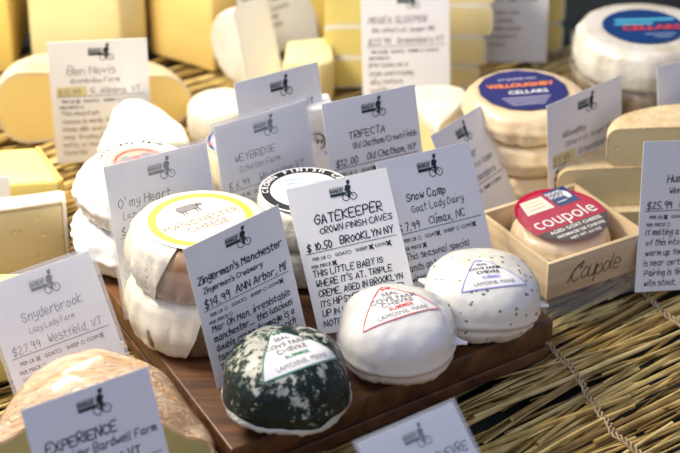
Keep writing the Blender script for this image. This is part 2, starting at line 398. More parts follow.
# ------------------------------------------------------------------ setting
bm = bmesh.new(); box(bm, -1.1, 1.1, .55, 3.2, -.06, -.0145, .004)
counter = obj('display_counter', bm, mat('dark_counter_top', (.012, .018, .018), (.02, .028, .028), 12, .5, .2, 60)); tag(counter, 'dark counter top showing as black behind and through the straw mat', 'counter')
bm = bmesh.new(); box(bm, -3, 3, -1, 5, -.95, -.9); o = obj('floor', bm, mat('dark_floor', (.03, .03, .035), rough=.7)); o['kind'] = 'structure'
bm = bmesh.new(); box(bm, -3, 3, 4.0, 4.1, -.9, 2.2); o = obj('wall_back', bm, mat('dark_wall', (.03, .03, .035), rough=.8)); o['kind'] = 'structure'
bm = bmesh.new(); box(bm, -.95, .95, .7, 3.0, -.9, -.061); o = obj('counter_base', bm, mat('counter_base_paint', (.05, .05, .055), rough=.6), counter)

# straw mat
def straw_mat():
    root = thing('straw_mat', 'golden straw mat of loose reeds bound with twine under all the cheeses', 'mat')
    m = bpy.data.materials.new('straw'); m.use_nodes = True; nt = m.node_tree; N = nt.nodes; L = nt.links; b = N['Principled BSDF']
    at_ = N.new('ShaderNodeNewGeometry'); r = N.new('ShaderNodeValToRGB'); cr = r.color_ramp
    cr.elements[0].color = (.24, .15, .045, 1); cr.elements[1].color = (.84, .68, .30, 1); e = cr.elements.new(.35); e.color = (.46, .31, .09, 1); e = cr.elements.new(.7); e.color = (.66, .49, .17, 1)
    L.new(at_.outputs['Random Per Island'], r.inputs[0])
    tc = N.new('ShaderNodeTexCoord'); no = N.new('ShaderNodeTexNoise'); no.inputs['Scale'].default_value = 45; L.new(tc.outputs['Object'], no.inputs['Vector'])
    mx = N.new('ShaderNodeMix'); mx.data_type = 'RGBA'; mx.blend_type = 'MULTIPLY'; mx.inputs[0].default_value = .55
    r2 = N.new('ShaderNodeValToRGB'); r2.color_ramp.elements[0].position = .35; r2.color_ramp.elements[0].color = (.5, .42, .3, 1); r2.color_ramp.elements[1].position = .6
    L.new(no.outputs['Fac'], r2.inputs[0]); L.new(r.outputs[0], mx.inputs[6]); L.new(r2.outputs[0], mx.inputs[7]); L.new(mx.outputs[2], b.inputs['Base Color'])
    b.inputs['Roughness'].default_value = .42
    rnd = random.Random(3); base = math.radians(37); d0 = Vector((math.cos(base), math.sin(base), 0)); n0 = Vector((-d0.y, d0.x, 0))
    bm = bmesh.new(); cnt = 0
    org = Vector((0, 1.62, 0))
    for i in range(5200):
        u = rnd.uniform(-.95, .95); v = rnd.uniform(-.85, .75); c = org+d0*u+n0*v
        ln = rnd.uniform(.10, .34); an = base+rnd.gauss(0, .095); r_ = rnd.choice([.0009, .0012, .0015, .0018, .0023, .0028])
        d = Vector((math.cos(an), math.sin(an), rnd.gauss(0, .012))); z = -.009+rnd.random()**1.0*.012
        bend = Vector((-d.y, d.x, 0))*rnd.gauss(0, .0035)+Vector((0, 0, rnd.gauss(0, .0015)))
        pts = [c+d*(ln*(t-.5))+bend*(4*t*(1-t))*1.0+Vector((0, 0, z-.0)) for t in (0, .25, .5, .75, 1)]
        if any((p.y > 2.17 or abs(p.x) > .78 or p.y < .95) for p in (pts[0], pts[-1])): continue
        for p in pts: p.z = min(max(p.z, -.0112), .0026)
        prev = None; side = Vector((-d.y, d.x, 0)).normalized(); flatk = rnd.choice([1, 1, .55])
        for k, p in enumerate(pts):
            rr = r_*(1 if 0 < k < 4 else .85)
            row = [bm.verts.new(p+side*rr*math.cos(q*PI/3)+Vector((0, 0, 1))*rr*flatk*math.sin(q*PI/3)) for q in range(6)]
            if prev:
                for q in range(6): bm.faces.new((prev[q], prev[(q+1) % 6], row[(q+1) % 6], row[q]))
            else: bm.faces.new(row[::-1])
            prev = row
        bm.faces.new(prev)
    tag(obj('straw_stalks', bm, m, root, angle=60), kind='stuff')
    tw = mat('twine', (.38, .27, .14), (.55, .43, .26), 200, .8, .5, 300)
    def rope(P, amp=.0024, r_=.0011):
        bm = bmesh.new(); tot = 0; pts = []
        for a, b_ in zip(P, P[1:]):
            k = max(2, int((b_-a).length/.0016))
            for j in range(k): pts.append(a+(b_-a)*j/k)
        for ph in (0, 2*PI/3, 4*PI/3):
            prev = None
            for i in range(0, len(pts)-1):
                t = (pts[min(i+1, len(pts)-1)]-pts[max(0, i-1)]).normalized(); s = Vector((-t.y, t.x, 0)); a = i*.55+ph
                lump = 1+.4*math.sin(i*.2+ph)
                c = pts[i]+s*amp*lump*math.cos(a)+Vector((0, 0, .9))*amp*.7*math.sin(a)
                row = [bm.verts.new(c+s*r_*math.cos(q*PI/2.5)+Vector((0, 0, 1))*r_*math.sin(q*PI/2.5)) for q in range(5)]
                if prev:
                    for q in range(5): bm.faces.new((prev[q], prev[(q+1) % 5], row[(q+1) % 5], row[q]))
                prev = row
        return bm
    a = [at(547, 344, .0035), at(562, 358, .0035), at(576, 373, .0035), at(590, 398, .0035), at(615, 434, .0035), at(644, 456, .0035)]
    dirv = (a[-1]-a[0]).normalized(); a = [a[0]-dirv*.5, a[0]-dirv*.02]+a+[a[-1]+dirv*.2]
    obj('binding_twine', rope(a), tw, root)
    off = at(644, 301, .0035)-at(553, 345, .0035); off = Vector((.1045, .075, 0))
    for k in (1, 2, -1, -2, -3, -4, -5):
        rr = random.Random(k+9)
        obj('binding_twine', rope([p+off*k*1.0+Vector((rr.uniform(-.004, .004), 0, 0)) for p in a]), tw, root)
    return root
straw_mat()

# wooden board
def wood():
    m = bpy.data.materials.new('walnut'); m.use_nodes = True; nt = m.node_tree; N = nt.nodes; L = nt.links; b = N['Principled BSDF']; b.inputs['Roughness'].default_value = .42
    tc = N.new('ShaderNodeTexCoord'); mp = N.new('ShaderNodeMapping'); mp.inputs['Rotation'].default_value = (0, 0, -math.radians(34.5)); mp.inputs['Scale'].default_value = (5, 60, 40)
    n = N.new('ShaderNodeTexNoise'); n.inputs['Scale'].default_value = 1; n.inputs['Detail'].default_value = 6; n.inputs['Distortion'].default_value = .8
    r = N.new('ShaderNodeValToRGB'); r.color_ramp.elements[0].position = .3; r.color_ramp.elements[0].color = (.040, .015, .007, 1); r.color_ramp.elements[1].position = .72; r.color_ramp.elements[1].color = (.19, .080, .032, 1)
    L.new(tc.outputs['Object'], mp.inputs[0]); L.new(mp.outputs[0], n.inputs['Vector']); L.new(n.outputs['Fac'], r.inputs[0]); L.new(r.outputs[0], b.inputs['Base Color'])
    bp = N.new('ShaderNodeBump'); bp.inputs['Strength'].default_value = .15; bp.inputs['Distance'].default_value = .002; L.new(n.outputs['Fac'], bp.inputs['Height']); L.new(bp.outputs[0], b.inputs['Normal'])
    return m
M['wood'] = wood()
A = Vector((-.087, 1.296)); ux = Vector((math.cos(math.radians(34.8)), math.sin(math.radians(34.8)))); uy = Vector((-.452, .892))
def bp_(u, v): p = A+ux*u+uy*v; return (p.x, p.y)
board = thing('display_board', 'dark reddish brown wooden board of two stacked planks carrying the nearest cheeses', 'wooden board', (0, 0, 0))
bm = bmesh.new(); prism(bm, [bp_(0, 0), bp_(.336, 0), bp_(.336, .36), bp_(0, .36)], .024, .045, .0022, 3); obj('top_plank', bm, M['wood'], board)
bm = bmesh.new(); prism(bm, [bp_(.006, .004), bp_(.327, .004), bp_(.327, .35), bp_(.006, .35)], .018, .0245, .001, 1)
prism(bm, [bp_(.001, .001), bp_(.334, .001), bp_(.334, .355), bp_(.001, .355)], .0056, .0185, .002, 3); obj('lower_plank', bm, M['wood'], board)
BZ = .0455
# ------------------------------------------------------------------ soft fresh cheeses with triangular stickers
def surf_fn(r, c, seed, amp, lump=1.0):
    def f(d):
        d = d.normalized(); p = 2.45
        q = (abs(d.x/r)**p+abs(d.y/r)**p)**(1/p) if (d.x or d.y) else 0
        k = (q**p+abs(d.z/c)**p)**(-1/p)
        v = d*k; v += d*(noise.noise(d*1.9+Vector((seed, 0, 0)))*amp*1.5*lump+noise.noise(d*5+Vector((seed, 4, 0)))*amp*.5)
        fold = v.z/c+.30+.10*math.sin(math.atan2(d.y, d.x)*2+seed)
        v -= d*(.0014+.0012*noise.noise(d*3+Vector((0, seed, 0))))*math.exp(-(fold/.07)**2); v += d*.0012*math.exp(-((fold-.16)/.09)**2)
        an_ = math.atan2(d.y, d.x); v += d*.0011*max(0, -v.z/c+.15)*noise.noise(Vector((math.cos(an_)*7, math.sin(an_)*7, seed)))*2
        v.z = max(v.z, -c*.90)
        return v
    return f
def fresh(name, label, ctr, r, c, m, seed, tri, edge, head, tcol, amp=.0012, cover=True, tails=(), text_rot=0):
    loc = Vector((ctr.x, ctr.y, BZ)); cz = c*.90+.0003; f = surf_fn(r, c, seed, amp)
    bm = bmesh.new(); bmesh.ops.create_icosphere(bm, subdivisions=6, radius=1)
    for v in bm.verts: v.co = f(v.co)+Vector((0, 0, cz))
    o = obj(name, bm, m, angle=80); o.location = loc; tag(o, label, 'fresh cheese', 'film wrapped fresh cheeses on the board')
    W = loc+Vector((0, 0, cz))
    # sticker corners: cast camera-independent directions given as points on the ball
    def hit(px, py):
        F = (at(px, py, 0)-CAM).normalized(); t = None; lo = .9
        best = None; s = 1.2
        while s < 2.4:
            p = CAM+F*s-W
            if p.length < f(p).length: return p
            s += .0004
        return f(at(px, py, W.z)-W)
    P = [hit(*q) for q in tri]
    d0 = P[0].normalized(); mid = (P[1]+P[2]).normalized(); P[0] = f(Matrix.Rotation(math.radians(14), 3, mid.cross(d0)) @ d0)
    ctrp = (P[0]+P[1]+P[2])/3; nrm = ctrp.normalized()
    ex = (P[2]-P[1]); ex = (ex-nrm*ex.dot(nrm)).normalized(); ey = nrm.cross(ex)
    to2 = lambda p: ((p/p.dot(nrm)*ctrp.length-ctrp).dot(ex), (p/p.dot(nrm)*ctrp.length-ctrp).dot(ey))
    T = [to2(p) for p in P]
    def xf(x, y, k=.0006): d = nrm*ctrp.length+ex*x+ey*y; q = f(d); return q+q.normalized()*k+Vector((0, 0, cz))
    def tri_mesh(bm, T, k, n=26):
        idx = {}
        for i in range(n+1):
            for j in range(n+1-i):
                a, b = i/n, j/n; g = 1-a-b
                # slightly bowed sides
                x = T[0][0]*a+T[1][0]*b+T[2][0]*g; y = T[0][1]*a+T[1][1]*b+T[2][1]*g
                idx[i, j] = bm.verts.new(xf(x, y, k))
        for i in range(n):
            for j in range(n-i):
                bm.faces.new((idx[i, j], idx[i+1, j], idx[i, j+1]))
                if j < n-i-1: bm.faces.new((idx[i+1, j], idx[i+1, j+1], idx[i, j+1]))
    bm = bmesh.new(); tri_mesh(bm, T, .0005); bmesh.ops.recalc_face_normals(bm, faces=bm.faces); lab = obj('label', bm, M['sticker'], o)
    cx = sum(t[0] for t in T)/3; cy = sum(t[1] for t in T)/3
    bm = bmesh.new(); n = 24
    for a in range(3):
        p, q = T[a], T[(a+1) % 3]; sh = lambda t, k: (cx+(t[0]-cx)*k, cy+(t[1]-cy)*k)
        p0, q0, p1, q1 = sh(p, .985), sh(q, .985), sh(p, .93), sh(q, .93); prev = None
        for i in range(n+1):
            s = i/n; cur = (bm.verts.new(xf(p0[0]+(q0[0]-p0[0])*s, p0[1]+(q0[1]-p0[1])*s, .0009)), bm.verts.new(xf(p1[0]+(q1[0]-p1[0])*s, p1[1]+(q1[1]-p1[1])*s, .0009)))
            if prev: bm.faces.new((prev[0], prev[1], cur[1], cur[0]))
            prev = cur
    bmesh.ops.recalc_face_normals(bm, faces=bm.faces); obj('printed_border', bm, M[edge], lab)
    # text frame: from base mid towards the apex
    bx, by = (T[1][0]+T[2][0])/2, (T[1][1]+T[2][1])/2; H = math.hypot(T[0][0]-bx, T[0][1]-by); tx, ty = (T[2][0]-T[1][0]), (T[2][1]-T[1][1]); Wd = math.hypot(tx, ty)
    rot = math.atan2(ty, tx)+text_rot
    up = ((T[0][0]-bx)/H, (T[0][1]-by)/H)
    X = lambda x, y: xf(x, y, .0011)
    def line(bm, s, h, size, bold=.015, sx=1): text(bm, s, size*Wd, bx+up[0]*H*h, by+up[1]*H*h, rot, 0, X, bold, sx)
    bm = bmesh.new(); line(bm, 'SEAL', .64, .085); line(bm, 'COVE FARM', .49, .09); line(bm, 'CHEVRE', .36, .09); obj('printed_name', bm, M[head], lab, smooth=False)
    bm = bmesh.new(); line(bm, 'LAMOINE, MAINE', .11, .07, 0); obj('printed_town', bm, M['grey_print'], lab, smooth=False)
    bm = bmesh.new(); line(bm, 'SUMMER', .235, .065); obj('printed_season', bm, M[tcol], lab, smooth=False)
    bm = bmesh.new()
    gx, gy, g = bx+up[0]*H*.80, by+up[1]*H*.80, Wd*.0052; ca, sa = math.cos(rot), math.sin(rot)
    GP = lambda pts: flat(bm, [(gx+(x*ca-y*sa)*g, gy+(x*sa+y*ca)*g) for x, y in pts], 0, X)
    GP([(-9, 0), (8, 0), (8, 6), (-9, 6)]); GP([(8, 3), (13, 6), (12, 10), (7, 8)]); GP([(-9, 0), (-6, 0), (-7, -6), (-9, -6)]); GP([(4, 0), (7, 0), (7, -6), (5, -6)]); GP([(-9, 4), (-13, 8), (-12, 9), (-8, 6)])
    obj('printed_goat', bm, M[tcol], lab, smooth=False)
    # gathered film ends
    for (ang, z, ln, wd) in tails:
        bm = bmesh.new(); d = Vector((math.cos(ang), math.sin(ang), 0)); s = Vector((-d.y, d.x, 0)); bpt = f(Vector((d.x, d.y, z)))+Vector((0, 0, cz)); rows = []
        for i in range(9):
            t = i/8; row = []
            for j in range(14):
                a = 2*PI*j/14; rad = wd*(1-t)**1.6*(1+.22*math.sin(3*a+ang*5))+.0009+.0010*t
                row.append(bm.verts.new(bpt-d*.010+d*(ln+.010)*t+s*rad*math.cos(a)+Vector((0, 0, 1))*rad*.75*math.sin(a)))
            rows.append(row)
        for a_, b_ in zip(rows, rows[1:]):
            for j in range(14): bm.faces.new((a_[j], a_[(j+1) % 14], b_[(j+1) % 14], b_[j]))
        bm.faces.new(rows[0][::-1]); bm.faces.new(rows[-1]); obj('film_gather', bm, m, o)
    return o, f, cz
# materials of the three
M['chevre'] = mat('glossy_white_chevre', (.83, .82, .80), (.80, .78, .74), 12, .16, .12, 22, .25, coat=.6)
def speckled():
    m = mat('herbed_chevre', (.82, .80, .73), rough=.2, bump=.25, bscale=26, sss=.2, coat=.5); N = m.node_tree.nodes; L = m.node_tree.links; b = N['Principled BSDF']
    tc = N.new('ShaderNodeTexCoord'); v = N.new('ShaderNodeTexVoronoi'); v.inputs['Scale'].default_value = 210; v.inputs['Randomness'].default_value = 1
    nd = N.new('ShaderNodeTexNoise'); nd.inputs['Scale'].default_value = 300; ad = N.new('ShaderNodeMix'); ad.data_type = 'VECTOR'; ad.inputs[0].default_value = .004
    L.new(tc.outputs['Object'], nd.inputs['Vector']); L.new(tc.outputs['Object'], ad.inputs[4]); L.new(nd.outputs['Color'], ad.inputs[5]); L.new(ad.outputs[1], v.inputs[0])
    r = N.new('ShaderNodeValToRGB'); r.color_ramp.elements[0].position = .26; r.color_ramp.elements[0].color = (1, 1, 1, 1); r.color_ramp.elements[1].position = .38; r.color_ramp.elements[1].color = (0, 0, 0, 1)
    L.new(v.outputs['Distance'], r.inputs[0])
    sep = N.new('ShaderNodeSeparateColor'); L.new(v.outputs['Color'], sep.inputs[0]); gt = N.new('ShaderNodeMath'); gt.operation = 'GREATER_THAN'; gt.inputs[1].default_value = .84; L.new(sep.outputs[0], gt.inputs[0])
    mu = N.new('ShaderNodeMath'); mu.operation = 'MULTIPLY'; L.new(gt.outputs[0], mu.inputs[0]); L.new(r.outputs[0], mu.inputs[1])
    mx = N.new('ShaderNodeMix'); mx.data_type = 'RGBA'; mx.inputs[6].default_value = (.82, .80, .73, 1); mx.inputs[7].default_value = (.22, .26, .19, 1); L.new(mu.outputs[0], mx.inputs[0]); L.new(mx.outputs[2], b.inputs['Base Color'])
    return m
M['herb'] = speckled()
def ash():
    m = mat('ash_and_herb_coat', (.01, .02, .018), rough=.42, bump=.8, bscale=120, coat=.12, spec=.3); N = m.node_tree.nodes; L = m.node_tree.links; b = N['Principled BSDF']
    tc = N.new('ShaderNodeTexCoord'); n = N.new('ShaderNodeTexNoise'); n.inputs['Scale'].default_value = 150; n.inputs['Detail'].default_value = 8; n.inputs['Roughness'].default_value = .65; L.new(tc.outputs['Object'], n.inputs['Vector'])
    n2 = N.new('ShaderNodeTexNoise'); n2.inputs['Scale'].default_value = 28; n2.inputs['Detail'].default_value = 3; L.new(tc.outputs['Object'], n2.inputs['Vector'])
    sx = N.new('ShaderNodeSeparateXYZ'); L.new(tc.outputs['Object'], sx.inputs[0])
    # bloom is thicker over the crown of the cheese
    a1 = N.new('ShaderNodeMath'); a1.operation = 'MULTIPLY_ADD'; a1.inputs[1].default_value = 7.0; a1.inputs[2].default_value = -.33; L.new(sx.outputs[2], a1.inputs[0])
    a2 = N.new('ShaderNodeMath'); a2.operation = 'ADD'; a0 = N.new('ShaderNodeMath'); a0.operation = 'MULTIPLY_ADD'; a0.inputs[1].default_value = 2.0; a0.inputs[2].default_value = -.5; L.new(n.outputs['Fac'], a0.inputs[0]); L.new(a0.outputs[0], a2.inputs[0]); L.new(a1.outputs[0], a2.inputs[1])
    a3 = N.new('ShaderNodeMath'); a3.operation = 'MULTIPLY_ADD'; a3.inputs[1].default_value = 1.1; a3.inputs[2].default_value = -.55; L.new(n2.outputs['Fac'], a3.inputs[0])
    a4 = N.new('ShaderNodeMath'); a4.operation = 'ADD'; L.new(a2.outputs[0], a4.inputs[0]); L.new(a3.outputs[0], a4.inputs[1])
    r = N.new('ShaderNodeValToRGB'); cr = r.color_ramp; cr.elements[0].position = .54; cr.elements[0].color = (.008, .018, .016, 1); cr.elements[1].position = .74; cr.elements[1].color = (.54, .54, .47, 1)
    e = cr.elements.new(.62); e.color = (.06, .10, .065, 1); L.new(a4.outputs[0], r.inputs[0]); L.new(r.outputs[0], b.inputs['Base Color'])
    return m
M['ash'] = ash()
ball1, f1, cz1 = fresh('ash_coated_cheese', 'dark ash and herb coated cheese in film with a green triangle label', at(286, 379, .081), .0500, .0375, M['ash'], 2, [(278, 337), (263, 384), (337, 359)], 'green_print', 'grey_print', 'green_print', .0012, tails=[])
ball2, f2, cz2 = fresh('white_fresh_cheese', 'plain white glossy round cheese with a red triangle label', at(397, 332, .080), .0495, .0355, M['chevre'], 5, [(386, 292), (363, 333), (439, 309)], 'red_print', 'grey_print', 'red_print', .0010, tails=[(-.22, -.009, .009, .010)])
ball3, f3, cz3 = fresh('herb_flecked_cheese', 'white cheese flecked with green herbs with a violet triangle label', at(482, 293, .079), .0498, .0340, M['herb'], 8, [(480, 264), (461, 293), (527, 285)], 'violet_print', 'black_print', 'violet_print', .0011, tails=[(-.28, -.010, .007, .009), (PI*.86, .004, .008, .013)])
# ruffled film collar around the ash cheese
bm = bmesh.new(); rows = []; n = 150
for k in range(6):
    row = []
    for i in range(n):
        a = 2*PI*i/n; z = -.011+.004*math.sin(a*2+1)-.010*k/5; d = Vector((math.cos(a)*.05, math.sin(a)*.05, z)); p = f1(d); t = k/5
        ruf = .0045*noise.noise(Vector((math.cos(a)*9, math.sin(a)*9, t*1.5)))
        out_ = .0012+.0022*math.sin(PI*t)*(1+noise.noise(Vector((math.cos(a)*3, math.sin(a)*3, 7))))
        p = p+Vector((math.cos(a), math.sin(a), 0))*out_+Vector((0, 0, cz1+ruf*math.sin(PI*t)*.6)); row.append(bm.verts.new(p))
    rows.append(row)
for a_, b_ in zip(rows, rows[1:]):
    for i in range(n): bm.faces.new((a_[i], a_[(i+1) % n], b_[(i+1) % n], b_[i]))
obj('film_collar', bm, M['film_thick'], ball1, angle=80)

# ------------------------------------------------------------------ wrapped pair in front left (yellow ringed label)
def top_label(parent, r, z, m='sticker', name='label', ry=None, loc=(0, 0), lift=.0008):
    bm = bmesh.new(); disc(bm, r, z+lift, ry=ry, cx=loc[0], cy=loc[1]); return obj(name, bm, M[m], parent)
def add(parent, name, m, fn):
    bm = bmesh.new(); fn(bm); return obj(name, bm, M[m], parent, smooth=False)
mc = at(201, 222, .15); r_ = .0605
GW = 'round cheeses in folded paper and film stacked on the board'
low = wheel('paper_wrapped_cheese', 'lower of the two brown cheeses wrapped in folded ivory paper at the board front', 'cheese', (mc.x-.003, mc.y, BZ), r_+.001, .052, M['grey_brown'], .014, rz=.3, seed=3, wr=.004, bulge=.002, group=GW)
upc = wheel('paper_wrapped_cheese', 'paper wrapped round cheese with a yellow ringed label, upper of its stack', 'cheese', (mc.x, mc.y, BZ+.0525), r_, .0515, M['brown_rind'], .012, rz=0, seed=4, wr=.003, bulge=.002, group=GW, flat_r=.95)
def wrap(parent, r, h, bev, a0, a1, seed, m, top=True, off=.0018, wr=.003, lo=.0):
    """folded paper around the side of a wheel between two angles, edges hanging at a slant"""
    prof = wheel_prof(r+off, h, bev, bulge=.003)[2:]; prof = [p for p in prof if p[1] >= lo]
    bm = bmesh.new(); n = 90; R = []
    for (q, z) in prof:
        row = []
        for i in range(n+1):
            s = i/n; sl = .35*(1-z/h); a = a0+sl*.6+(a1-a0-sl*1.6)*s if top else a0+(a1-a0)*s
            k = noise.noise(Vector((math.cos(a)*7, math.sin(a)*7, z*26+seed)))*wr*min(1, (h-z)/h*4+.1)
            rr = q+k; zz = z+(off if z > h*.6 else 0)
            row.append(bm.verts.new((rr*math.cos(a), rr*math.sin(a), max(zz, .0008))))
        R.append(row)
    for a_, b_ in zip(R, R[1:]):
        for i in range(n): bm.faces.new((a_[i], a_[i+1], b_[i+1], b_[i]))
    o = obj('paper_wrap', bm, m, parent, angle=75); return o
deg = math.radians
wrap(low, r_+.001, .052, .014, deg(70), deg(262), 3, M['paper_ivory'], wr=.0035)
wrap(upc, r_, .0515, .012, deg(-80), deg(250), 5, M['paper_ivory'], wr=.004)
# film skirt with loose pleats
bm = bmesh.new(); n = 160; R = []
for k in range(8):
    t = k/7; row = []
    for i in range(n+1):
        a = deg(150)+deg(190)*i/n; rr = r_+.005+.0035*noise.noise(Vector((math.cos(a)*11, math.sin(a)*11, t*2)))+.002*t
        row.append(bm.verts.new((rr*math.cos(a), rr*math.sin(a), .040-.038*t)))
    R.append(row)
for a_, b_ in zip(R, R[1:]):
    for i in range(n): bm.faces.new((a_[i], a_[i+1], b_[i+1], b_[i]))
obj('clear_film', bm, M['film'], upc, angle=80)
lz = .0515+.0022
L1 = top_label(upc, .0505, lz); L1.rotation_euler = (0, 0, deg(33))
add(L1, 'printed_ring', 'lavender_print', lambda b: ring(b, .0455, .0480, lz+.0010))
add(L1, 'printed_ring', 'yellow_print', lambda b: ring(b, .0385, .0455, lz+.0011))
add(L1, 'printed_field', 'cream_print', lambda b: disc(b, .0385, lz+.0010))
def manc(b):
    text(b, 'MANCHESTER', .0122, 0, -.001, 0, lz+.0013, bold=-.005, sx=.95); text(b, 'CHEESE', .0120, .0, -.0125, 0, lz+.0013, bold=-.005)
add(L1, 'printed_name', 'brown_print', manc)
def cow(b):
    z = lz+.0013
    flat(b, [(-.010, .018), (.008, .018), (.010, .023), (.007, .028), (-.009, .028), (-.012, .024)], z); flat(b, [(.008, .022), (.014, .021), (.014, .026), (.009, .028)], z)
    for x in (-.009, -.006, .004, .007): flat(b, [(x, .013), (x+.002, .013), (x+.002, .019), (x, .019)], z)
add(L1, 'printed_cow', 'grey_print', cow)
add(L1, 'printed_script', 'blue_pale_print', lambda b: hand(b, "Zingerman's", -.017, .0065, .006, .0004, .036, lz+.0013, random.Random(2)))

# ------------------------------------------------------------------ two white wheels at left on the board
hc = at(138, 166, .137)
GH = 'white paper wrapped wheels at the board back'
h2 = wheel('white_round_cheese', 'white wrapped cheese wheel directly under the one with the green and red round label', 'cheese', (hc.x-.004, hc.y, BZ), .060, .045, M['paper_white'], .018, seed=11, wr=.006, amp=.002, bulge=.003, group=GH)
h1 = wheel('white_round_cheese', 'white wrapped cheese wheel with a round scalloped green and red label', 'cheese', (hc.x+.002, hc.y, BZ+.0465), .0595, .0445, M['paper_white'], .016, seed=12, wr=.005, amp=.0018, bulge=.003, group=GH, flat_r=.95)
lz2 = .0455; L2 = top_label(h1, .041, lz2); L2.rotation_euler = (0, 0, deg(22)); L2.location = (-.002, .007, 0)
def scal(b, r0, r1, z): ring(b, r0, r1, z, 200, wob=.05, wn=12)
add(L2, 'printed_border', 'olive_print', lambda b: scal(b, .0290, .0300, lz2+.0012))
add(L2, 'printed_border', 'cream_print', lambda b: ring(b, .0265, .0290, lz2+.0013))
add(L2, 'printed_field', 'pink_print', lambda b: disc(b, .0205, lz2+.0011))
add(L2, 'printed_border', 'pink_print', lambda b: ring(b, .0225, .0255, lz2+.0014))
add(L2, 'printed_picture', 'red_print', lambda b: (ring(b, .0205, .0222, lz2+.0014), flat(b, [(-.003, .004), (.003, .004), (.004, .010), (-.004, .010)], lz2+.0014), flat(b, [(-.010, -.010), (.010, -.010), (.004, .0), (-.004, 0)], lz2+.0014)))
add(L2, 'printed_picture', 'grey_print', lambda b: (flat(b, [(-.015, .004), (-.005, .004), (-.006, .012), (-.013, .012)], lz2+.0015), flat(b, [(.005, .005), (.015, .005), (.013, .013), (.006, .013)], lz2+.0015)))
add(L2, 'printed_name', 'black_print', lambda b: arc_text(b, 'Lazy Lady Farm', .0085, .0375, deg(95), .145, z=lz2+.0012))

# ------------------------------------------------------------------ wheel with black lettered ring behind the middle card
cc = at(306, 191, .127); GC = 'film wrapped cheeses behind the middle card'
cr2 = wheel('small_round_cheese', 'lower round cheese under the one with a black lettered ring label', 'cheese', (cc.x, cc.y, BZ), .043, .040, M['wrapped_white'], .010, seed=20, group=GC)
cr1 = wheel('small_round_cheese', 'round cheese with a white label ringed by black lettering behind the middle card', 'cheese', (cc.x, cc.y, BZ+.0405), .0455, .0405, M['wrapped_white'], .009, seed=21, group=GC)
z3 = .0415; L3 = top_label(cr1, .0425, z3)
add(L3, 'printed_ring', 'black_print', lambda b: ring(b, .0325, .0405, z3+.0011))
add(L3, 'printed_name', 'white_print', lambda b: (arc_text(b, 'CROWN FINISH CAVES', .0078, .0365, deg(95), .19, z=z3+.0015, bold=.03)))
add(L3, 'printed_picture', 'blue_pale_print', lambda b: [stroke(b, [(-.02+i*.002, .018-i*.008), (-.006, .020-i*.007), (.005, .014-i*.007), (.02, .019-i*.007)], .0024, z3+.0012) for i in range(4)])

# ------------------------------------------------------------------ blue labelled cheese behind the left middle card
bc = at(245, 142, .095)
b1 = wheel('blue_labelled_cheese', 'cream coloured round cheese with a blue edged label half hidden by a card', 'cheese', (bc.x, bc.y, .0465), .042, .048, M['paste_cream'], .012, seed=30, bulge=.003)
L4 = top_label(b1, .038, .0495); L4['label'] = 'white round label with a blue rim'
add(L4, 'printed_ring', 'lavender_print', lambda b: ring(b, .031, .0375, .0506))
add(L4, 'printed_ring', 'purple_print', lambda b: ring(b, .0335, .0370, .0508, 60, a0=deg(60), a1=deg(215)))
add(L4, 'printed_flower', 'orange_print', lambda b: [flat(b, [(-.033+.005*math.cos(a), -.008+.005*math.sin(a)), (-.033+.0015*math.cos(a+.6), -.008+.0015*math.sin(a+.6)), (-.033+.0015*math.cos(a-.6), -.008+.0015*math.sin(a-.6))], .051) for a in [k*PI/3 for k in range(6)]])

# ------------------------------------------------------------------ cheeses of the left edge
def wpx(px, py, z): return at(px, py, z)
# half wheel behind the far left card
p = at(92, 141, .006)
pie('half_round_cheese', 'golden half wheel standing cut face forward behind the far left card', 'cut cheese', (p.x+.004, p.y+.012, .006), deg(14), .104, .074, PI, M['paste_gold'], M['rind_tan'], .003, .032, seed=40, squash=.8)
for ch_ in bpy.data.objects['half_round_cheese'].children:
    for v in ch_.data.vertices: v.co.z *= 1.0-.20*v.co.x/.104
# yellow block
p = at(62, 185, .075)
p = at(64, 204, .085)
def slab(name, label, pts, z0, z1, mp, mr, bev=.004, rindtop=.003, seed=0, side=False):
    """block cut from a large cheese: paste body and a rind sheet along its top and far end"""
    cx = sum(q[0] for q in pts)/len(pts); cy = sum(q[1] for q in pts)/len(pts)
    o = thing(name, label, 'cut cheese', (cx, cy, z0)); P = [(q[0]-cx, q[1]-cy) for q in pts]; h = z1-z0
    bm = bmesh.new(); prism(bm, P, 0, h-(rindtop if rindtop else 0), bev, 3); bmesh.ops.subdivide_edges(bm, edges=bm.edges, cuts=2, use_grid_fill=True)
    for v in bm.verts:
        d = nz(v.co, 22, seed)*.0018; 
        if v.co.z < .002: d.z = 0
        v.co += d
    obj('paste', bm, mp, o, angle=50)
    if rindtop:
        bm = bmesh.new(); prism(bm, P, h-rindtop, h+.001, .0015, 2); bmesh.ops.subdivide_edges(bm, edges=bm.edges, cuts=2, use_grid_fill=True)
        for v in bm.verts: v.co += nz(v.co, 22, seed)*.0016
        obj('rind', bm, mr, o, angle=60)
    if side:
        bm = bmesh.new(); a, b = P[side-1], P[side % len(P)]; dx, dy = b[0]-a[0], b[1]-a[1]; l = math.hypot(dx, dy); nx_, ny_ = dy/l*.003, -dx/l*.003
        prism(bm, [(a[0]-nx_*.3, a[1]-ny_*.3), (b[0]-nx_*.3, b[1]-ny_*.3), (b[0]+nx_, b[1]+ny_), (a[0]+nx_, a[1]+ny_)][::-1], 0, h, .001, 2)
        bmesh.ops.recalc_face_normals(bm, faces=bm.faces); obj('side_rind', bm, mr, o)
    return o
q = lambda *a: tuple(at(*a)[:2])
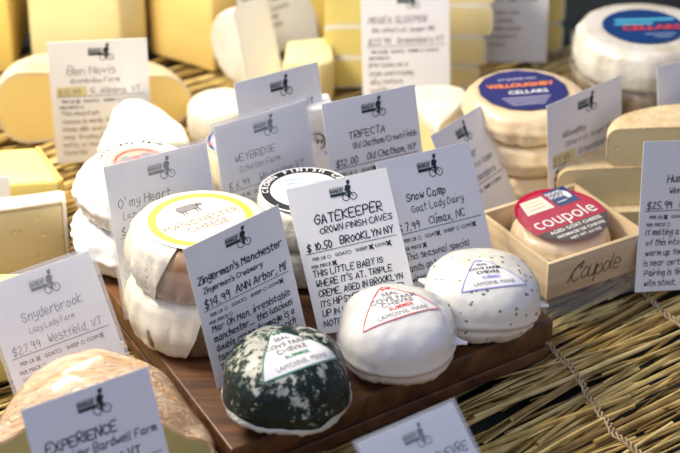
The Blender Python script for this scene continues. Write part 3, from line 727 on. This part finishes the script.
slab('yellow_cheese_wedge', 'bright yellow wedge with an orange rind side at the left edge', [q(-40, 187, .075), q(61, 181, .075), q(36, 147, .075), q(-40, 154, .075)], .006, .076, M['paste_butter'], M['rind_orange'], seed=41, rindtop=0, side=2)
a, b = q(-70, 222, .082), q(63, 205, .082)
slab('cream_cheese_wedge', 'cream cheese wedge with small holes and white rind in front of the yellow one', [a, b, (b[0]-.004, b[1]+.022), (a[0], a[1]+.026)], .006, .085, M['paste_cream'], M['rind_white'], seed=42, side=2)
a, b = q(-70, 330, .072), q(20, 316, .072)
slab('pale_cheese_wedge', 'pale greenish yellow wedge at the left edge behind the leaning card', [a, b, (b[0]-.004, b[1]+.07), (a[0], a[1]+.09)], .006, .074, M['paste_butter'], M['rind_orange'], seed=43, rindtop=0)
# back row of large blocks
def bl(px0, px1, py0, py1, z1, depth=.13, taper=.0):
    a, b = q(px0, py0, .006), q(px1, py1, .006); return [a, b, (b[0]-taper, b[1]+depth), (a[0]+taper, a[1]+depth)]
slab('large_cheese_block', 'yellow upright cheese block cut off by the photo\'s top left corner', bl(-60, 15, 70, 74, .2), .006, .16, M['paste_yellow'], M['rind_tan'], rindtop=0, seed=50)
a, b, c = q(33, 68, .006), q(122, 72, .006), q(146, 62, .006)
slab('large_cheese_block', 'large pale cream cheese block behind the far left card', [a, b, c, (c[0], c[1]+.1), (a[0], a[1]+.12)], .006, .17, M['paste_pale'], M['rind_tan'], rindtop=0, seed=51)
a, b, c = q(151, 54, .006), q(214, 74, .006), q(240, 60, .006)
slab('large_cheese_block', 'golden cheese block with a light top behind the white half wheel', [a, b, c, (c[0]-.02, c[1]+.05), (a[0]+.01, a[1]+.1)], .006, .108, M['paste_gold'], M['paste_pale'], rindtop=.004, seed=52)
a, b = q(292, 44, .006), q(338, 40, .006)
slab('large_cheese_block', 'narrow golden block glimpsed between the rear card and the pale stack', [a, b, (b[0], b[1]+.06), (a[0], a[1]+.06)], .006, .12, M['paste_yellow'], M['rind_tan'], rindtop=0, seed=53)
# white half wheel on edge
X = Vector((.80, .60, 0)).normalized(); Z = Vector((-.34, .12, .93)); Z = (Z-X*Z.dot(X)).normalized(); Y = Z.cross(X)
# local: pie axis along +X world dir, chord along Z, bulge along Y (leaning left)
o0 = at(241, 50, .060)
mw = Matrix(((Z.x*-1, Y.x, X.x, o0.x), (Z.y*-1, Y.y, X.y, o0.y), (Z.z*-1, Y.z, X.z, o0.z), (0, 0, 0, 1)))
mw = Matrix(((Z.x, Y.x, X.x, o0.x), (Z.y, Y.y, X.y, o0.y), (Z.z, Y.z, X.z, o0.z), (0, 0, 0, 1)))
pie('white_half_cheese', 'bright white half cheese standing on edge with a film covered rind', 'cut cheese', (0, 0, 0), 0, .047, .048, PI, M['paste_white'], M['wrapped_white'], .002, .006, seed=54, mw=mw, squash=1.45)
# small bloomy round and creamy wedge
p = at(222, 99, .052)
wheel('small_bloomy_cheese', 'small cream coloured round cheese at the foot of the white half cheese', 'cheese', (p.x, p.y, .0065), .037, .045, M['brie'], .012, seed=55, group=None)
a, b, c = q(282, 66, .056), q(321, 64, .056), q(334, 60, .056)
slab('cream_cheese_block', 'creamy square cheese piece behind the white tilted card', [a, b, c, q(331, 38, .056), q(288, 42, .056)], .0065, .058, M['paste_pale'], M['paste_pale'], seed=56, rindtop=0)
# bloomy wedge behind the white wheels
def wedge_poly(name, label, pts, z0, z1, mp, mr, seed, dome=.006, bev=.008, cat='cut cheese'):
    cx = sum(q_[0] for q_ in pts)/len(pts); cy = sum(q_[1] for q_ in pts)/len(pts)
    o = thing(name, label, cat, (cx, cy, z0)); h = z1-z0; P = [(x-cx, y-cy) for x, y in pts]
    def body(k, za, zb, bv):
        bm = bmesh.new(); prism(bm, [(x*k, y*k) for x, y in P], za, zb, bv, 4); bmesh.ops.triangulate(bm, faces=bm.faces); bmesh.ops.subdivide_edges(bm, edges=bm.edges, cuts=3, use_grid_fill=True)
        R = max(math.hypot(*p_) for p_ in P)
        for v in bm.verts:
            rr = math.hypot(v.co.x, v.co.y)/R; v.co.z += dome*max(0, 1-rr*rr)*(v.co.z/h); d = nz(v.co, 24, seed)*.0016
            if v.co.z < .002: d.z = 0
            v.co += d
        return bm
    obj('paste', body(.985, .002, h-.003, .004), mp, o, angle=50); 
    obj('rind', body(1, h*.72, h, bev*.5), mr, o, angle=70)
    return o
pts = [q(97, 148, .085), q(190, 141, .085), q(183, 127, .085), q(160, 112, .085), q(140, 99, .085), q(124, 99, .085), q(114, 112, .085)]
wedge_poly('bloomy_cheese_wedge', 'white bloomy cheese wedge with orange edges behind the round scalloped label', pts, .0065, .085, M['paste_cream'], M['bloom_orange'], 57, dome=.004)
# white wrapped package between two cards
p = at(318, 188, .0465); pk = thing('wrapped_cheese_packet', 'small white paper packet with a black script mark between two cards', 'packet', (p.x, p.y, .0465), deg(14))
bm = bmesh.new(); box(bm, -.019, .019, 0, .03, 0, .088, .003, 3); bmesh.ops.subdivide_edges(bm, edges=bm.edges, cuts=3, use_grid_fill=True)
for v in bm.verts: v.co += nz(v.co, 40, 3)*.0015
obj('paper_wrap', bm, M['paper_white'], pk, angle=70)
bm = bmesh.new(); 
Xp = lambda x, y: (x, -.0012-.0006, y)
ring(bm, .0085, .0098, cx=-.002, cy=.052, xf=Xp, n=30)
for i in range(5): flat(bm, [(-.010+i*.004, .0505), (-.008+i*.004, .0505), (-.0065+i*.004, .0545), (-.0085+i*.004, .0545)], xf=Xp)
obj('printed_mark', bm, M['black_print'], pk, smooth=False)
bm = bmesh.new(); flat(bm, [(-.016, .034), (.012, .038), (.012, .0415), (-.016, .0375)], xf=Xp); flat(bm, [(-.016, .020), (.012, .024), (.012, .0275), (-.016, .0235)], xf=Xp); obj('printed_bars', bm, M['blue_pale_print'], pk, smooth=False)

# ------------------------------------------------------------------ stacks of pale cut cheese behind the centre back card
GS = 'pale cut wedges stacked behind the tall centre card'
zc = .0065
names = ['bottom', 'second', 'third', 'top']
for side, px, py, R_, dz, ap in (('left', 333, 88, .074, (.004, .000, .003, .006), 1), ('right', 414, 90, .074, (.0, .006, .012, .014), -1)):
    b = at(px, py, .0065); z = .0065
    for i in range(4):
        h = .036 if side == 'left' else (.028, .034, .036, .034)[i]
        x = b.x-(.0 if i < 1 else .009)*(1 if side == 'left' else 0)
        r2 = R_+dz[i]
        pie('stacked_cheese_wedge', f'pale yellow cheese wedge, {names[i]} of the {side} stack beside the tall centre card', 'cut cheese', (x, b.y+.002*i, z), deg(4 if side == 'left' else 2), r2, h, deg(78), M['paste_butter'] if side == 'left' else M['paste_pale'], M['brie'], .0022, .007, seed=60+i, group=GS)
        z += h+.0007
# white wedge right of the trifecta card
pts = [q(439, 128, .062), q(470, 98, .062), q(464, 88, .062), q(443, 84, .062), q(414, 86, .062), q(410, 100, .062)]
wedge_poly('white_cheese_wedge', 'brilliant white rinded wedge pointing forward left of the purple labelled stack', pts, .0065, .062, M['paste_pale'], M['brie'], 66, dome=.002)
# purple labelled stack
wc = at(526, 91, .112); GWL = 'film wrapped tan wheels under the purple label'
z = .0065
for i, (nm, dx) in enumerate((('bottom', -.002), ('middle', .001), ('top', 0))):
    w = wheel('tan_round_cheese', f'tan film wrapped wheel, {nm} of the purple labelled stack' if i < 2 else 'tan film wrapped wheel with a purple and orange label, topmost of its stack', 'cheese', (wc.x+dx, wc.y, z), .0615-(.003 if i == 0 else 0), .0345, M['wrapped_tan'], .012, seed=70+i, wr=.003, group=GWL, bulge=.002)
    z += .0352
z5 = .0355; L5 = bmesh.new()
pts5 = [(.0455*math.cos(a)*(1.0), .0455*math.sin(a)) for a in [2*PI*i/14+.12 for i in range(14)]]
flat(L5, pts5, z5+.0006); L5 = obj('label', L5, M['purple_print'], w, smooth=False); L5.rotation_euler = (0, 0, deg(10)); L5.location = (-.003, .001, 0)
add(L5, 'printed_name', 'orange_print', lambda b: text(b, 'WILLOUGHBY', .0112, 0, .010, 0, z5+.0010, bold=.05, sx=.95))
add(L5, 'printed_word', 'white_print', lambda b: text(b, 'CELLARS', .0105, .004, -.006, 0, z5+.0010, bold=.02))
add(L5, 'printed_words', 'lavender_print', lambda b: (text(b, 'AT JASPER HILL', .006, 0, .024, 0, z5+.0010), [flat(b, [(-.026+i*.002, -.017-i*.005), (.024-i*.003, -.017-i*.005), (.024-i*.003, -.0185-i*.005), (-.026+i*.002, -.0185-i*.005)], z5+.001) for i in range(4)]))
# big wrapped wheel top right
tc_ = at(645, 27, .118); GT = 'white wrapped wheels at the rear right'
t2 = wheel('large_wrapped_cheese', 'dark mottled film wrapped wheel under the large navy labelled one', 'cheese', (tc_.x-.006, tc_.y, .0065), .066, .064, M['grey_brown'], .012, seed=80, wr=.006, group=GT, bulge=.002)
t1 = wheel('large_wrapped_cheese', 'large white film wrapped wheel with a navy blue round label', 'cheese', (tc_.x, tc_.y, .0715), .0735, .046, M['wrapped_white'], .012, seed=81, wr=.003, group=GT, bulge=.002)
z6 = .0472; L6 = top_label(t1, .0435, z6, 'navy_print', loc=(-.002, .0)); L6.rotation_euler = (0, 0, deg(4))
add(L6, 'printed_banner', 'sky_print', lambda b: (flat(b, [(-.030, .012), (.034, .012), (.034, .018), (-.030, .018)], z6+.0012), flat(b, [(-.034, .003), (.010, .003), (.010, .008), (-.030, .008)], z6+.0012)))
add(L6, 'printed_name', 'red_print', lambda b: text(b, 'CELLARS', .0155, .006, -.006, 0, z6+.0014, bold=.03, sx=1.05))
add(L6, 'printed_words', 'blue_pale_print', lambda b: (flat(b, [(-.004, -.021), (.028, -.021), (.028, -.0225), (-.004, -.0225)], z6+.0012), flat(b, [(.004, -.028), (.024, -.028), (.024, -.0295), (.004, -.0295)], z6+.0012)))
bm = bmesh.new(); 
flat(bm, [(-.010, .030), (.008, .030), (.008, .046), (-.010, .046)], xf=lambda x, y: (x, -.0735-.001, y-.0)); obj('price_sticker', bm, M['sticker'], t2, smooth=False)
# film pleats on the big wheel
bm = bmesh.new(); R = []; n = 150
for k in range(8):
    t = k/7; row = []
    for i in range(n+1):
        a = deg(175)+deg(190)*i/n; rr = .0735+.004+.003*noise.noise(Vector((math.cos(a)*6, math.sin(a)*6, t*1.2)))*(.3+t)
        row.append(bm.verts.new((rr*math.cos(a), rr*math.sin(a), .042-.041*t)))
    R.append(row)
for a_, b_ in zip(R, R[1:]):
    for i in range(n): bm.faces.new((a_[i], a_[i+1], b_[i+1], b_[i]))
obj('clear_film', bm, M['film'], t1, angle=80)
# pale stack far back right
b = at(528, 52, .0065)
for i in range(2):
    pie('rear_cheese_half', ('lower' if i == 0 else 'upper')+' pale half cheese beyond the rear right card', 'cut cheese', (b.x, b.y, .0065+i*.0365), deg(0), .040, .036, PI, M['paste_butter'], M['brie'], .002, .008, seed=90+i, group='pale halves at the rear right')
# right wedges
GR = 'tan rinded half wheels stacked at the right'
z = .0065
for i, (px, py, R_, h, zt, nm, rz) in enumerate(((650, 222, .078, .030, .037, 'bottom', 8), (658, 180, .094, .042, .080, 'middle', 6), (692, 132, .080, .040, .121, 'top', 4))):
    p = at(px, py, zt)
    pie('half_round_cheese', f'pale half wheel with a mottled tan rind, {nm} of the stack at the right edge', 'cut cheese', (p.x, (1.70, 1.712, 1.715)[i]+.0, z), deg(rz), R_, h, PI, M['paste_cream'], M['rind_mottled'], .0022, .011, seed=95+i, group=GR, squash=.7)
    z += h+.001
# ------------------------------------------------------------------ front left film wrapped half
p = at(95, 438, .062)
xp = pie('wrapped_half_cheese', 'orange rinded half cheese in shiny crinkled film at the lower left', 'cut cheese', (p.x, p.y, .0065), deg(3), .094, .056, PI, M['paste_green'], M['washed_wrapped'], .003, .022, seed=99, dome=.044, squash=.88, amp=.003, sc=40)
# ------------------------------------------------------------------ wooden box with the round cheese
yaw = deg(31); bx0 = Vector((.2080, 1.6225)); Wb, Db, zb, hb = .113, .112, .030, .038
cb = thing('wooden_cheese_box', 'small pale open wooden box with a curly pen inscription on its side', 'wooden box', (bx0.x, bx0.y, zb), yaw)
wm = mat('poplar_veneer', (.62, .46, .27), (.74, .60, .40), 6, .55, .12, 60, stretch=(2, 2, 18))
t = .0045
for nm, x0, x1, y0, y1 in (('front_panel', -Wb/2, Wb/2, -Db/2, -Db/2+t), ('back_panel', -Wb/2, Wb/2, Db/2-t, Db/2), ('side_panel', -Wb/2, -Wb/2+t, -Db/2+t, Db/2-t), ('side_panel', Wb/2-t, Wb/2, -Db/2+t, Db/2-t)):
    bm = bmesh.new(); box(bm, x0, x1, y0, y1, 0, hb, .0006, 2); fp = obj(nm, bm, wm, cb)
    if nm == 'front_panel': front = fp
bm = bmesh.new(); box(bm, -Wb/2+t, Wb/2-t, -Db/2+t, Db/2-t, 0, .004); obj('bottom_panel', bm, wm, cb)
bm = bmesh.new(); 
cv = hand(bm, 'Coupole', -.031, 0, .0160, .0008, .064, 0, random.Random(4), slant=.35, track=.7)
stroke(bm, [(-.034, .001), (-.026, .013), (-.016, .019), (-.020, .012)], .0011, 0)
for v in bm.verts: x, y = v.co.x, v.co.y; v.co = Vector((x, -Db/2-.0004, y+.011))
obj('inscription', bm, M['umber_print'], front, smooth=False)
# clear plastic tray the box stands on
tr = thing('clear_plastic_box', 'clear plastic container under the pale wooden box', 'plastic container', (bx0.x, bx0.y, .0055), yaw)
for nm, x0, x1, y0, y1 in (('wall', -Wb/2+.003, Wb/2-.003, -Db/2+.003, -Db/2+.0045), ('wall', -Wb/2+.003, Wb/2-.003, Db/2-.0045, Db/2-.003), ('wall', -Wb/2+.003, -Wb/2+.0045, -Db/2+.0045, Db/2-.0045), ('wall', Wb/2-.0045, Wb/2-.003, -Db/2+.0045, Db/2-.0045)):
    bm = bmesh.new(); box(bm, x0, x1, y0, y1, 0, .0225, .0003, 1); obj(nm, bm, M['acrylic'], tr)
bm = bmesh.new(); box(bm, -Wb/2+.002, Wb/2-.002, -Db/2+.002, Db/2-.002, .0226, .0242, .0005, 1); obj('lid', bm, M['acrylic'], tr)
# cheese in the box
cp = Vector((0, .0)); cl = at(561, 219, .069)
ch = wheel('boxed_round_cheese', 'round cream cheese with a crimson and brown label inside the wooden box', 'cheese', (cl.x, cl.y, zb+.0045), .046, .032, M['wrapped_tan'], .014, seed=101, wr=.001, rz=0, dome=.002, tilt=None)
zl = .0395
bm = bmesh.new()
cyl = lambda x, y: (x, y, 0)
disc(bm, .0440, 0, rings=6)
lab = obj('label', bm, M['crimson_print'], ch); lab.location = (0, .0, zl); lab.rotation_euler = (deg(5), deg(0), yaw+deg(3)); lab.rotation_mode = 'XYZ'
def chord(b, y1, r=.0440, z=.0004, n=40):
    a0 = PI+math.asin(-y1/r); a1 = 2*PI-math.asin(-y1/r); flat(b, [(r*math.cos(a0+(a1-a0)*i/n), r*math.sin(a0+(a1-a0)*i/n)) for i in range(n+1)], z)
add(lab, 'printed_band', 'umber_print', lambda b: chord(b, -.0165))
add(lab, 'printed_name', 'white_print', lambda b: text(b, 'coupole', .0245, -.0005, -.0045, 0, .0008, bold=.0, sx=.92))
add(lab, 'printed_words', 'white_print', lambda b: (text(b, 'AGED GOAT CHEESE', .0064, 0, -.0215, 0, .0008), text(b, 'FROMAGE DE CHEVRE', .0056, 0, -.0295, 0, .0008), text(b, 'NET WT. 6.5 OZ', .0050, 0, -.0365, 0, .0008)))
add(lab, 'printed_panel', 'cream_print', lambda b: flat(b, [(-.030, .0125), (.002, .0125), (.002, .033), (-.024, .033)], .0004))
def sq(b):
    flat(b, [(.006, .011), (.032, .011), (.032, .037), (.006, .037)], .0005)
add(lab, 'printed_square', 'navy_print', sq)
add(lab, 'printed_square_words', 'white_print', lambda b: (text(b, 'GOOD', .0062, .015, .031, 0, .0010, bold=.03), text(b, 'FOOD', .0062, .015, .025, 0, .0010, bold=.03), flat(b, [(.023, .018), (.028, .018), (.029, .026), (.026, .031), (.022, .026)], .001), flat(b, [(.009, .016), (.020, .016), (.020, .0172), (.009, .0172)], .001)))
add(lab, 'printed_panel_words', 'gold_ink', lambda b: [flat(b, [(-.024, .018+i*.005), (-.003, .018+i*.005), (-.003, .019+i*.005), (-.024, .019+i*.005)], .0008) for i in range(3)])
bm = bmesh.new(); prof = [(.0005, .0082), (.02, .0078), (.036, .0062), (.043, .0030), (.0462, -.004), (.0470, -.014)]
R = []
for r0, z0 in prof:
    R.append([bm.verts.new(((r0+.0012*noise.noise(Vector((math.cos(2*PI*i/90)*6, math.sin(2*PI*i/90)*6, z0*90))))*math.cos(2*PI*i/90), r0*math.sin(2*PI*i/90), .0375+z0)) for i in range(90)])
for a_, b_ in zip(R, R[1:]):
    for i in range(90): bm.faces.new((a_[i], b_[i], b_[(i+1) % 90], a_[(i+1) % 90]))
obj('clear_film', bm, film('taut_film', (.95, .97, 1), .06, .08, .5, 26), ch, angle=80)

# ------------------------------------------------------------------ the cards
K = {'ben_nevis':(-0.2466, 1.8560, 0.0081, 0.1065, -0.0992, 0.0032, 0.1009),
'o_my_heart':(-0.1446, 1.5155, 0.0446, 0.5933, 0.2956, -0.0449, 0.1026),
'weybridge':(-0.0576, 1.6063, 0.0447, 0.6211, 0.2066, -0.0127, 0.1013),
'camembert':(-0.0426, 1.6853, 0.0466, 0.7480, 0.3073, -0.0961, 0.1037),
'back_left':(-0.0677, 2.1225, 0.0104, 0.6321, 0.1993, -0.0159, 0.1054),
'moses':(0.0734, 1.9541, 0.0098, 0.1907, 0.3169, -0.0380, 0.0975),
'trifecta':(0.0427, 1.6500, 0.0466, 0.4956, 0.3023, -0.0215, 0.0998),
'behind_snow':(0.1589, 1.6933, 0.0099, 1.0870, 0.5091, -0.1241, 0.1037),
'snow_camp':(0.1022, 1.5557, .0462, 0.6639, 0.5347, -0.1109, 0.1066),
'gatekeeper':(0.0269, 1.4764, 0.0448, 0.2436, 0.5858, 0.0949, 0.0930),
'zingermans':(-0.0635, 1.4088, 0.0467, 0.6120, 0.1600, 0.1161, 0.0948),
'willoughby':(0.2458, 1.7347, 0.0100, 0.7049, 0.0974, 0.0013, 0.1045),
'far_right':(0.3659, 1.7796, 0.0100, 0.5339, 0.2032, -0.0270, 0.0994),
'hum':(0.3227, 1.5967, 0.0098, 0.3315, 0.2775, -0.1220, 0.1019),
'back_right':(0.1882, 2.0933, 0.0100, -0.0099, 0.1259, 0.0054, 0.0998),
'snyder':(-0.2068, 1.3669, 0.0101, 0.5781, 0.5986, 0.0300, 0.1010),
'experience':(-0.1589, 1.1898, 0.0102, 0.4983, 0.3535, 0.0507, 0.1029),
'bottom':(0.1102, 1.1657, 0.0098, 0.7380, 0.8046, -0.0752, 0.0969),
'left':(-.3640, 1.6640, .0070, -.06, .05, 0, .1)}
PC = 'price_card'
card(K['gatekeeper'], PC, 'central card in bold black capitals behind the cheese with the red triangle label', 'GATEKEEPER', 'CROWN FINISH CAVES', '$ 10.50', 'BROOKLYN NY',
     ("THIS LITTLE BABY IS", "WHERE IT'S AT. TRIPLE", "CREME, AGED IN BROOKLYN", "ITS HIPSTER RIND COPPED", "UP IN WASHED SALT AND", "NOTES OF CREAM", "NO REGRETS"), lw=.0010, tsz=.095, ssz=.066, bsz=.066, tx=.2, marks=(2, 3, 4), seed=1)
card(K['zingermans'], PC, 'card leaning on the yellow ringed cheese, behind the dark ash coated cheese', "Zingerman's Manchester", "Zingerman's Creamery", '$14.99', 'ANN Arbor, MI',
     ("Mar Oh Man, irresistable", "manchester... this luscious", "double cream fromage is a", "tangy goodness with a rich", "Taste of sweet milk and", "yes please"), lw=.0010, tsz=.075, ssz=.055, psz=.085, bsz=.070, tx=.06, marks=(3,), seed=2)
card(K['snow_camp'], PC, 'card in loose cursive behind the herb flecked cheese with the violet label', 'Snow Camp', 'Goat Lady Dairy', '$ 7.99', 'Climax, NC',
     ("This seasonal special", "lands on board every", "winter, when the goats at", "Goat lady are resting", "creamy & light"), lw=.0009, tsz=.075, ssz=.066, bsz=.064, tx=.22, marks=(1, 3, 4), asp=1.119, seed=3)
card(K['snyder'], PC, 'card in thin grey script at the left, behind the orange wrapped half cheese', 'Snyderbrook', 'Lazy Lady Farm', '$27.99', 'Westfield, VT',
     ("SPECIAL! This milky cheese on a", "bayside with some honey figs and", "be smoking with walnuts & salty", "cheese. Serve with cider"), ink='ink_soft', lw=.0006, tsz=.085, ssz=.05, bsz=.052, tx=.24, marks=(0, 3), sleeve=.0035, seed=4)
card(K['experience'], PC, 'nearest card, lower left, standing in front of the orange wrapped cheese', 'EXPERIENCE', 'Consider Bardwell Farm', '$28.99', 'Pawlet VT',
     ("Raw cow milk tomme with", "a buttery paste"), lw=.0011, tsz=.085, ssz=.07, tx=.1, seed=5)
card(K['bottom'], PC, 'card lying low at the bottom edge in front of the wooden board', 'SEAL COVE CHEVRE', 'SEAL COVE FARM', '$ 9.99', 'LAMOINE, ME', ("FRESH GOAT",), lw=.0009, tsz=.08, tx=.1, sleeve=.003, seed=6)
card(K['o_my_heart'], PC, 'card propped against the two white wheels at the left of the board', "O' my Heart", 'Lazy Lady Farm', '$ 9.99', 'Westfield VT', ("Cow cream round", "rich and oozy"), lw=.0007, tsz=.085, tx=.08, asp=1.35, sleeve=.003, seed=7)
card(K['weybridge'], PC, 'card between the black ringed round cheese and the blue labelled one', 'WEYBRIDGE', 'Scholten Farm', '$ 6.99', 'Weybridge VT', ("Organic cow milk",), ink='ink_soft', lw=.0007, tsz=.075, ssz=.06, tx=.17, asp=1.35, sleeve=.0035, seed=8)
card(K['trifecta'], PC, 'upright lavender card right of the small white packet, behind the central card', 'TRIFECTA', 'Old Chatham/Crown Finish', '$12.00', 'Old Chatham, NY', ("Sheep goat & cow",), lw=.0008, tsz=.075, ssz=.066, tx=.24, marks=(1, 3), asp=1.3, seed=9)
card(K['camembert'], PC, 'tilted white card in front of the bright white half cheese', "HALE'S CAMEMBERT", 'Ripened round', '$ 8.99', 'NY', (), ink='ink_soft', lw=.0008, tsz=.07, tx=.15, asp=1.3, seed=10)
card(K['ben_nevis'], PC, 'square on white card in front of the golden half wheel at the far left', 'Ben Nevis', 'Bonnieview Farm', '$31.99', 'S. Albany, VT', ("This mountain", "cheese is made from", "sheep milk and aged", "long. Grassy &", "nutty, a real", "favorite"), ink='ink_pale', lw=.0008, tsz=.10, ssz=.06, tx=.18, gold=True, seed=11)
card(K['moses'], PC, 'tall centre back card between the two pale cheese stacks', 'MOSES SLEEPER', 'the cellars at Jasper Hill', '$23.99', 'Greensboro VT', ("Brie takes on a", "style and creamy", "silky texture", "cauliflower & butter", "and toasted nuts"), ink='ink_pale', lw=.0009, tsz=.075, ssz=.055, tx=.08, seed=12)
card(K['back_left'], PC, 'rear card at the top edge above the creamy square piece', 'TARENTAISE', 'Spring Brook Farm', '$26.99', 'Reading VT', ("Alpine style and", "smooth nutty paste", "raw jersey milk", "aged ten months"), ink='ink_pale', lw=.001, seed=13)
card(K['back_right'], PC, 'greyish rear card at the top edge, right of the pale stacks', 'HARBISON', 'Jasper Hill', '$15.99', 'Greensboro VT', ("Wrapped in bark and", "spoonable, woodsy", "sweet, bramble notes", "of lemon & mustard", "eat with bread"), ink='ink_pale', lw=.001, seed=14)
card(K['behind_snow'], PC, 'sharply angled card between the purple labelled stack and the cursive card', 'Sleeper', 'Cellars at Jasper', '$12.99', 'Greensboro', ("Soft and", "mellow"), asp=1.2, lw=.0007, ink='ink_soft', seed=15, tx=.3)
card(K['willoughby'], PC, 'card right of the purple labelled stack, behind the wooden box', 'Willoughby', 'Cellars at Jasper Hill', '$11.99', 'Greensboro VT', ("A washed rind and", "pudgy button"), asp=1.3, ink='ink_pale', lw=.0008, tsz=.06, tx=.2, gold=True, seed=16)
card(K['far_right'], PC, 'card cut by the right edge below the large navy labelled wheel', 'Winnimere', '', '$ 29.99', 'VT', (), ink='ink_pale', lw=.0008, seed=17, tx=.3)
card(K['hum'], PC, 'shadowed card at the right edge beside the wooden box', 'Humboldt', 'Winnett Farm', '$25.99', 'Norwich, CT', ("If melting a hunk", "of this into soup", "warm up for a snack", "is near certain", "Pairing is fine", "with stout. The", "salted curd", "and rye bread"), asp=1.4, lw=.0009, tsz=.08, bsz=.062, tx=.26, sleeve=0, seed=18)
card(K['left'], PC, 'card corner at the left edge between the cream wedge and the yellow wedge', 'Dorset', 'Bardwell Farm', '', '', (), lw=.0008, asp=.86, seed=19)

# ------------------------------------------------------------------ light
w = bpy.data.worlds.new('world'); S.world = w; w.use_nodes = True; bg = w.node_tree.nodes['Background']; bg.inputs[0].default_value = (.56, .60, .84, 1); bg.inputs[1].default_value = .47
def area(name, loc, target, size, e, c, sy=None):
    l = bpy.data.lights.new(name, 'AREA'); l.energy = e; l.color = c; l.size = size
    if sy: l.shape = 'RECTANGLE'; l.size_y = sy
    o = bpy.data.objects.new(name, l); C.objects.link(o); o.location = loc
    o.rotation_euler = (Vector(target)-Vector(loc)).to_track_quat('-Z', 'Y').to_euler(); return o
area('case_lamp', (-.55, 2.45, 1.0), (-.15, 1.8, 0), .9, 9, (1, .87, .66), .3)
area('back_left_fill', (-.62, 1.63, .82), (-.10, 2.15, .03), .3, 16, (1, .88, .68), .35)  # added warm fill brightening card and cheese fronts at the back left
area('window_daylight', (-.6, .35, 2.3), (0, 1.6, 0), 1.4, 12, (.66, .78, 1))
S.view_settings.view_transform = 'Standard'; S.view_settings.look = 'None'; S.view_settings.exposure = .15; S.view_settings.gamma = 1; S.view_settings.use_curve_mapping = False
